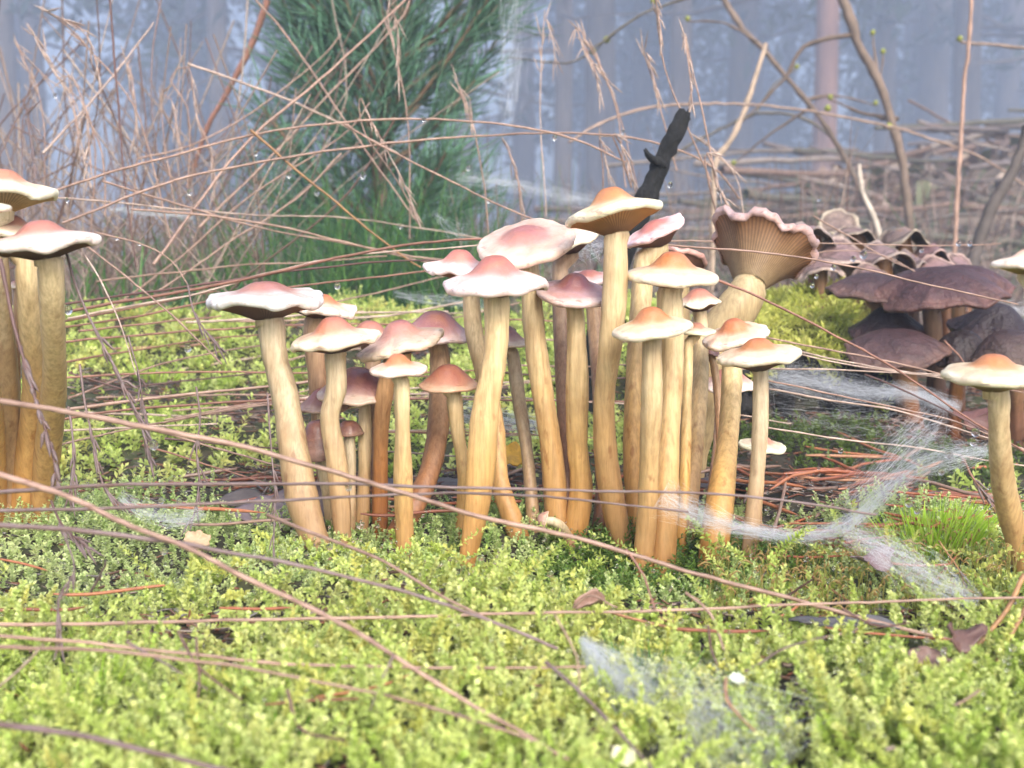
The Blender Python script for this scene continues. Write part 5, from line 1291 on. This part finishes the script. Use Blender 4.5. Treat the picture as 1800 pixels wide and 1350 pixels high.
def crumbs():
    r_ = np.random.default_rng(121); n = 44000
    y = r_.uniform(0.15, 0.72, n); x = r_.uniform(-0.55, 0.55, n) * y
    keep = r_.random(n) < litter_mask(x, y) * 1.0 + 0.04; x, y = x[keep], y[keep]; n = len(x)
    z = G(x, y) + r_.uniform(0.0004, 0.0035, n); a = r_.normal(0, 0.7, n); L = r_.uniform(0.002, 0.011, n) * r_.random(n) ** 0.5
    d = np.stack([np.cos(a), np.sin(a), r_.normal(0, 0.15, n)], -1) * L[:, None]; c = np.stack([x, y, z], -1)
    V, F = ribbons(c - d / 2, c + d / 2, r_.uniform(0.0003, 0.0011, n), 122, 0.1)
    cc = np.array([(0.05, 0.035, 0.03), (0.12, 0.07, 0.045), (0.26, 0.13, 0.08), (0.30, 0.24, 0.19), (0.03, 0.025, 0.02), (0.16, 0.15, 0.14), (0.20, 0.07, 0.035)])[r_.integers(0, 7, n)]
    tag(mesh_obj('litter_crumbs', V, F, M['redneedle'], col=np.repeat(cc, 7, 0)), 'small crumbs of bark and needle litter on bare patches between the moss', 'litter', kind='stuff')
crumbs()

# ------------------------------------------------------------------ spider silk
def web(label, spine, half, d0, d1, n, seed, cross=0.6, thick=0.00004, dspread=0.006, name='spider_web', shortf=0.25):
    """spine: photo pixels; half: half width in px; silk threads strung at random inside the band"""
    r_ = np.random.default_rng(seed); sp = smooth_path(np.array(spine, float), 60)
    t = np.linspace(0, 1, 60); tg = np.gradient(sp, axis=0); tg /= np.linalg.norm(tg, axis=1)[:, None]
    nrm = np.stack([-tg[:, 1], tg[:, 0]], -1); half = np.interp(t, np.linspace(0, 1, len(half)), half)
    a = r_.random(n); b = np.clip(a + r_.normal(0, shortf, n), 0, 1)
    def pt(u, s, dz):
        i = np.clip(u * 59, 0, 58.999); k = i.astype(int); f = (i - k)[:, None]
        c = sp[k] * (1 - f) + sp[k + 1] * f + nrm[k] * (half[k] * s)[:, None]
        d = d0 + (d1 - d0) * u + dz
        return np.array([P(x, y, q) for (x, y), q in zip(c, d)])
    s1 = np.clip(r_.normal(0, 0.42, n), -1.3, 1.3); s2 = np.clip(s1 + r_.normal(0, cross * 0.7, n), -1.3, 1.3)
    dz = r_.normal(0, dspread, n)
    A_ = pt(a, s1, dz); B_ = pt(b, s2, dz + r_.normal(0, dspread * 0.5, n))
    V, F = ribbons(A_, B_, thick * r_.uniform(0.5, 1.5, n), seed + 1, 0.05)
    o = mesh_obj(name, V - A_[0], F, M['web']); o.location = A_[0]
    return tag(o, label, 'spider web')
web('white rope of spider silk swagged from the clump to the lone mushroom', [(1160, 872), (1220, 905), (1300, 928), (1400, 945), (1480, 930), (1530, 890), (1570, 850), (1630, 812), (1740, 792)], [34, 24, 13, 11, 16, 18, 24, 30, 14], 0.282, 0.305, 4200, 201, dspread=0.002, shortf=0.07, thick=0.000026)
web('dusty spider sheet hung above the silk rope', [(1480, 900), (1540, 840), (1600, 780), (1660, 720)], [30, 40, 40, 45], 0.33, 0.36, 650, 203, thick=0.000024, shortf=0.35)
web('grey spider sheet stretched over the rotten log edge', [(1345, 665), (1430, 672), (1520, 690), (1600, 690), (1690, 720)], [26, 30, 22, 14, 16], 0.42, 0.44, 3600, 205, thick=0.000026, shortf=0.12)
web('sparse silk under the rotten log edge', [(1340, 720), (1450, 730), (1580, 740), (1680, 780)], [40, 40, 50, 40], 0.41, 0.40, 260, 207, thick=0.00003)
web('hazy foreground spider veil draped on the moss', [(1020, 1120), (1080, 1190), (1150, 1250), (1240, 1310), (1330, 1400)], [8, 60, 120, 150, 170], 0.212, 0.178, 3000, 209, thick=0.000026, dspread=0.004)
web('thin spider veil over the moss below the lime green moss brush', [(1480, 930), (1560, 970), (1640, 1020), (1720, 1060)], [20, 40, 36, 20], 0.262, 0.25, 1100, 211, thick=0.00003)
web('wispy spider strand floating before the pine', [(800, 312), (880, 318), (930, 330), (980, 345), (1050, 356)], [10, 14, 16, 18, 14], 0.62, 0.62, 420, 213, thick=0.00005)
web('spider silk patch between the leaning stem and its neighbours', [(770, 715), (830, 730), (900, 742), (1000, 750)], [22, 26, 24, 16], 0.40, 0.40, 700, 215, thick=0.00005)
web('spider silk shelf at the foot of the green grass', [(690, 515), (740, 525), (800, 530), (860, 540)], [8, 14, 14, 8], 0.56, 0.56, 300, 217, thick=0.000045)
web('hanging spider threads beside the top of the young pine', [(905, -20), (900, 60), (900, 140), (890, 220)], [30, 34, 28, 20], 0.7, 0.7, 200, 219, cross=0.3, thick=0.00008, shortf=0.4)
web('spider silk funnel at the pine foot above the wide pale cap', [(765, 370), (785, 400), (820, 418)], [8, 14, 20], 0.5, 0.48, 160, 221, thick=0.00004)
web('white spider sheet behind the dark clump caps', [(1690, 530), (1740, 540), (1810, 548)], [10, 16, 16], 0.6, 0.6, 500, 223, thick=0.00007)
web('dense silk between the tallest stem and the mauve-centred cap', [(1000, 445), (1030, 435), (1060, 440)], [20, 26, 20], 0.37, 0.37, 260, 225, thick=0.00005)
web('spider silk shelf low in the dry grass', [(190, 368), (240, 372), (300, 376), (340, 384)], [5, 8, 8, 5], 0.66, 0.66, 300, 227, thick=0.00008)
web('silk film on the moss among the foreground stalks', [(210, 870), (250, 900), (300, 915), (360, 900)], [10, 24, 24, 12], 0.285, 0.285, 500, 229, thick=0.000035)

# ------------------------------------------------------------------ dew
def ico(sub):
    import bmesh
    bm = bmesh.new(); bmesh.ops.create_icosphere(bm, subdivisions=sub, radius=1.0)
    V = np.array([v.co[:] for v in bm.verts]); F = np.array([[v.index for v in f.verts] for f in bm.faces]); bm.free(); return V, F
def dew():
    r_ = np.random.default_rng(301); IV, IF = ico(1); n = 1500
    y = r_.uniform(0.165, 0.36, n); x = r_.uniform(-0.5, 0.5, n) * y; z = G(x, y) + r_.uniform(0.004, 0.0105, n)
    s = r_.uniform(0.00022, 0.00065, n) * np.where(r_.random(n) > 0.93, 1.6, 1)
    V = (np.stack([x, y, z], -1)[:, None, :] + IV[None] * s[:, None, None]).reshape(-1, 3)
    F = (np.arange(n)[:, None, None] * len(IV) + IF[None]).reshape(-1, 3)
    tag(mesh_obj('dew', V, F, M['water']), 'tiny clear dew beads scattered on the moss', 'dew', kind='stuff')
    V2, F2 = ico(3); me = mesh_obj('water_droplet', V2, F2, M['water']).data
    first = bpy.data.objects['water_droplet']; bpy.data.objects.remove(first)
    drops = [(333, 338, .52, 5), (508, 308, .6, 5), (557, 338, .6, 5), (593, 502, .45, 6), (330, 612, .34, 7), (120, 545, .30, 8), (638, 308, .55, 6), (852, 480, .4, 4), (1178, 325, .45, 5), (1264, 335, .47, 5), (1465, 470, .45, 5), (1500, 455, .48, 5), (1518, 448, .48, 7), (1435, 486, .45, 4), (1428, 502, .45, 4),
             (1685, 428, .46, 5), (1705, 428, .46, 5), (1715, 760, .35, 8), (1712, 778, .35, 7), (1668, 800, .30, 8), (1598, 885, .29, 7), (1612, 898, .29, 6), (1655, 830, .3, 6), (288, 968, .25, 7), (270, 782, .26, 9), (283, 880, .28, 6), (315, 882, .28, 6), (612, 856, .24, 7), (975, 242, .5, 5), (1095, 232, .54, 4),
             (824, 295, .58, 5), (860, 352, .5, 5), (745, 210, .5, 4), (1440, 350, .5, 4), (1385, 448, .46, 5), (1620, 440, .5, 4), (450, 270, .46, 4), (118, 352, .48, 4), (205, 418, .42, 4), (245, 428, .42, 4), (97, 168, .6, 4), (705, 398, .56, 4), (560, 620, .45, 4), (1540, 900, .3, 5), (1478, 792, .36, 5), (1560, 715, .4, 5)]
    for px, py, d, s in drops:
        o = bpy.data.objects.new('water_droplet', me); COL.objects.link(o)
        o.location = P(px, py, d); k = s * d / F_PX; o.scale = (k * 0.9, k * 0.9, k * 1.1)
        tag(o, 'clear water droplet clinging to a grass stalk or silk thread', 'droplet', 'droplets on stalks and silk', 'thing')
dew()

# ------------------------------------------------------------------ haze
def haze():
    m, nt, out = new_mat('mist')
    pv = nt.nodes.new('ShaderNodeVolumePrincipled')
    pv.inputs['Color'].default_value = (0.68, 0.79, 1.0, 1); pv.inputs['Density'].default_value = 0.045; pv.inputs['Anisotropy'].default_value = 0.0
    nt.links.new(pv.outputs[0], out.inputs['Volume'])
    x0, x1, y0, y1, z0, z1 = -49, 49, -5, 49, -3.5, 18
    V = [(x, y, z) for x in (x0, x1) for y in (y0, y1) for z in (z0, z1)]
    F = [(0, 1, 3, 2), (4, 6, 7, 5), (0, 4, 5, 1), (2, 3, 7, 6), (0, 2, 6, 4), (1, 5, 7, 3)]
    o = mesh_obj('haze', V, F, m, smooth=False)
    tag(o, 'pale bluish morning mist filling the wood', 'haze', kind='stuff')
haze()
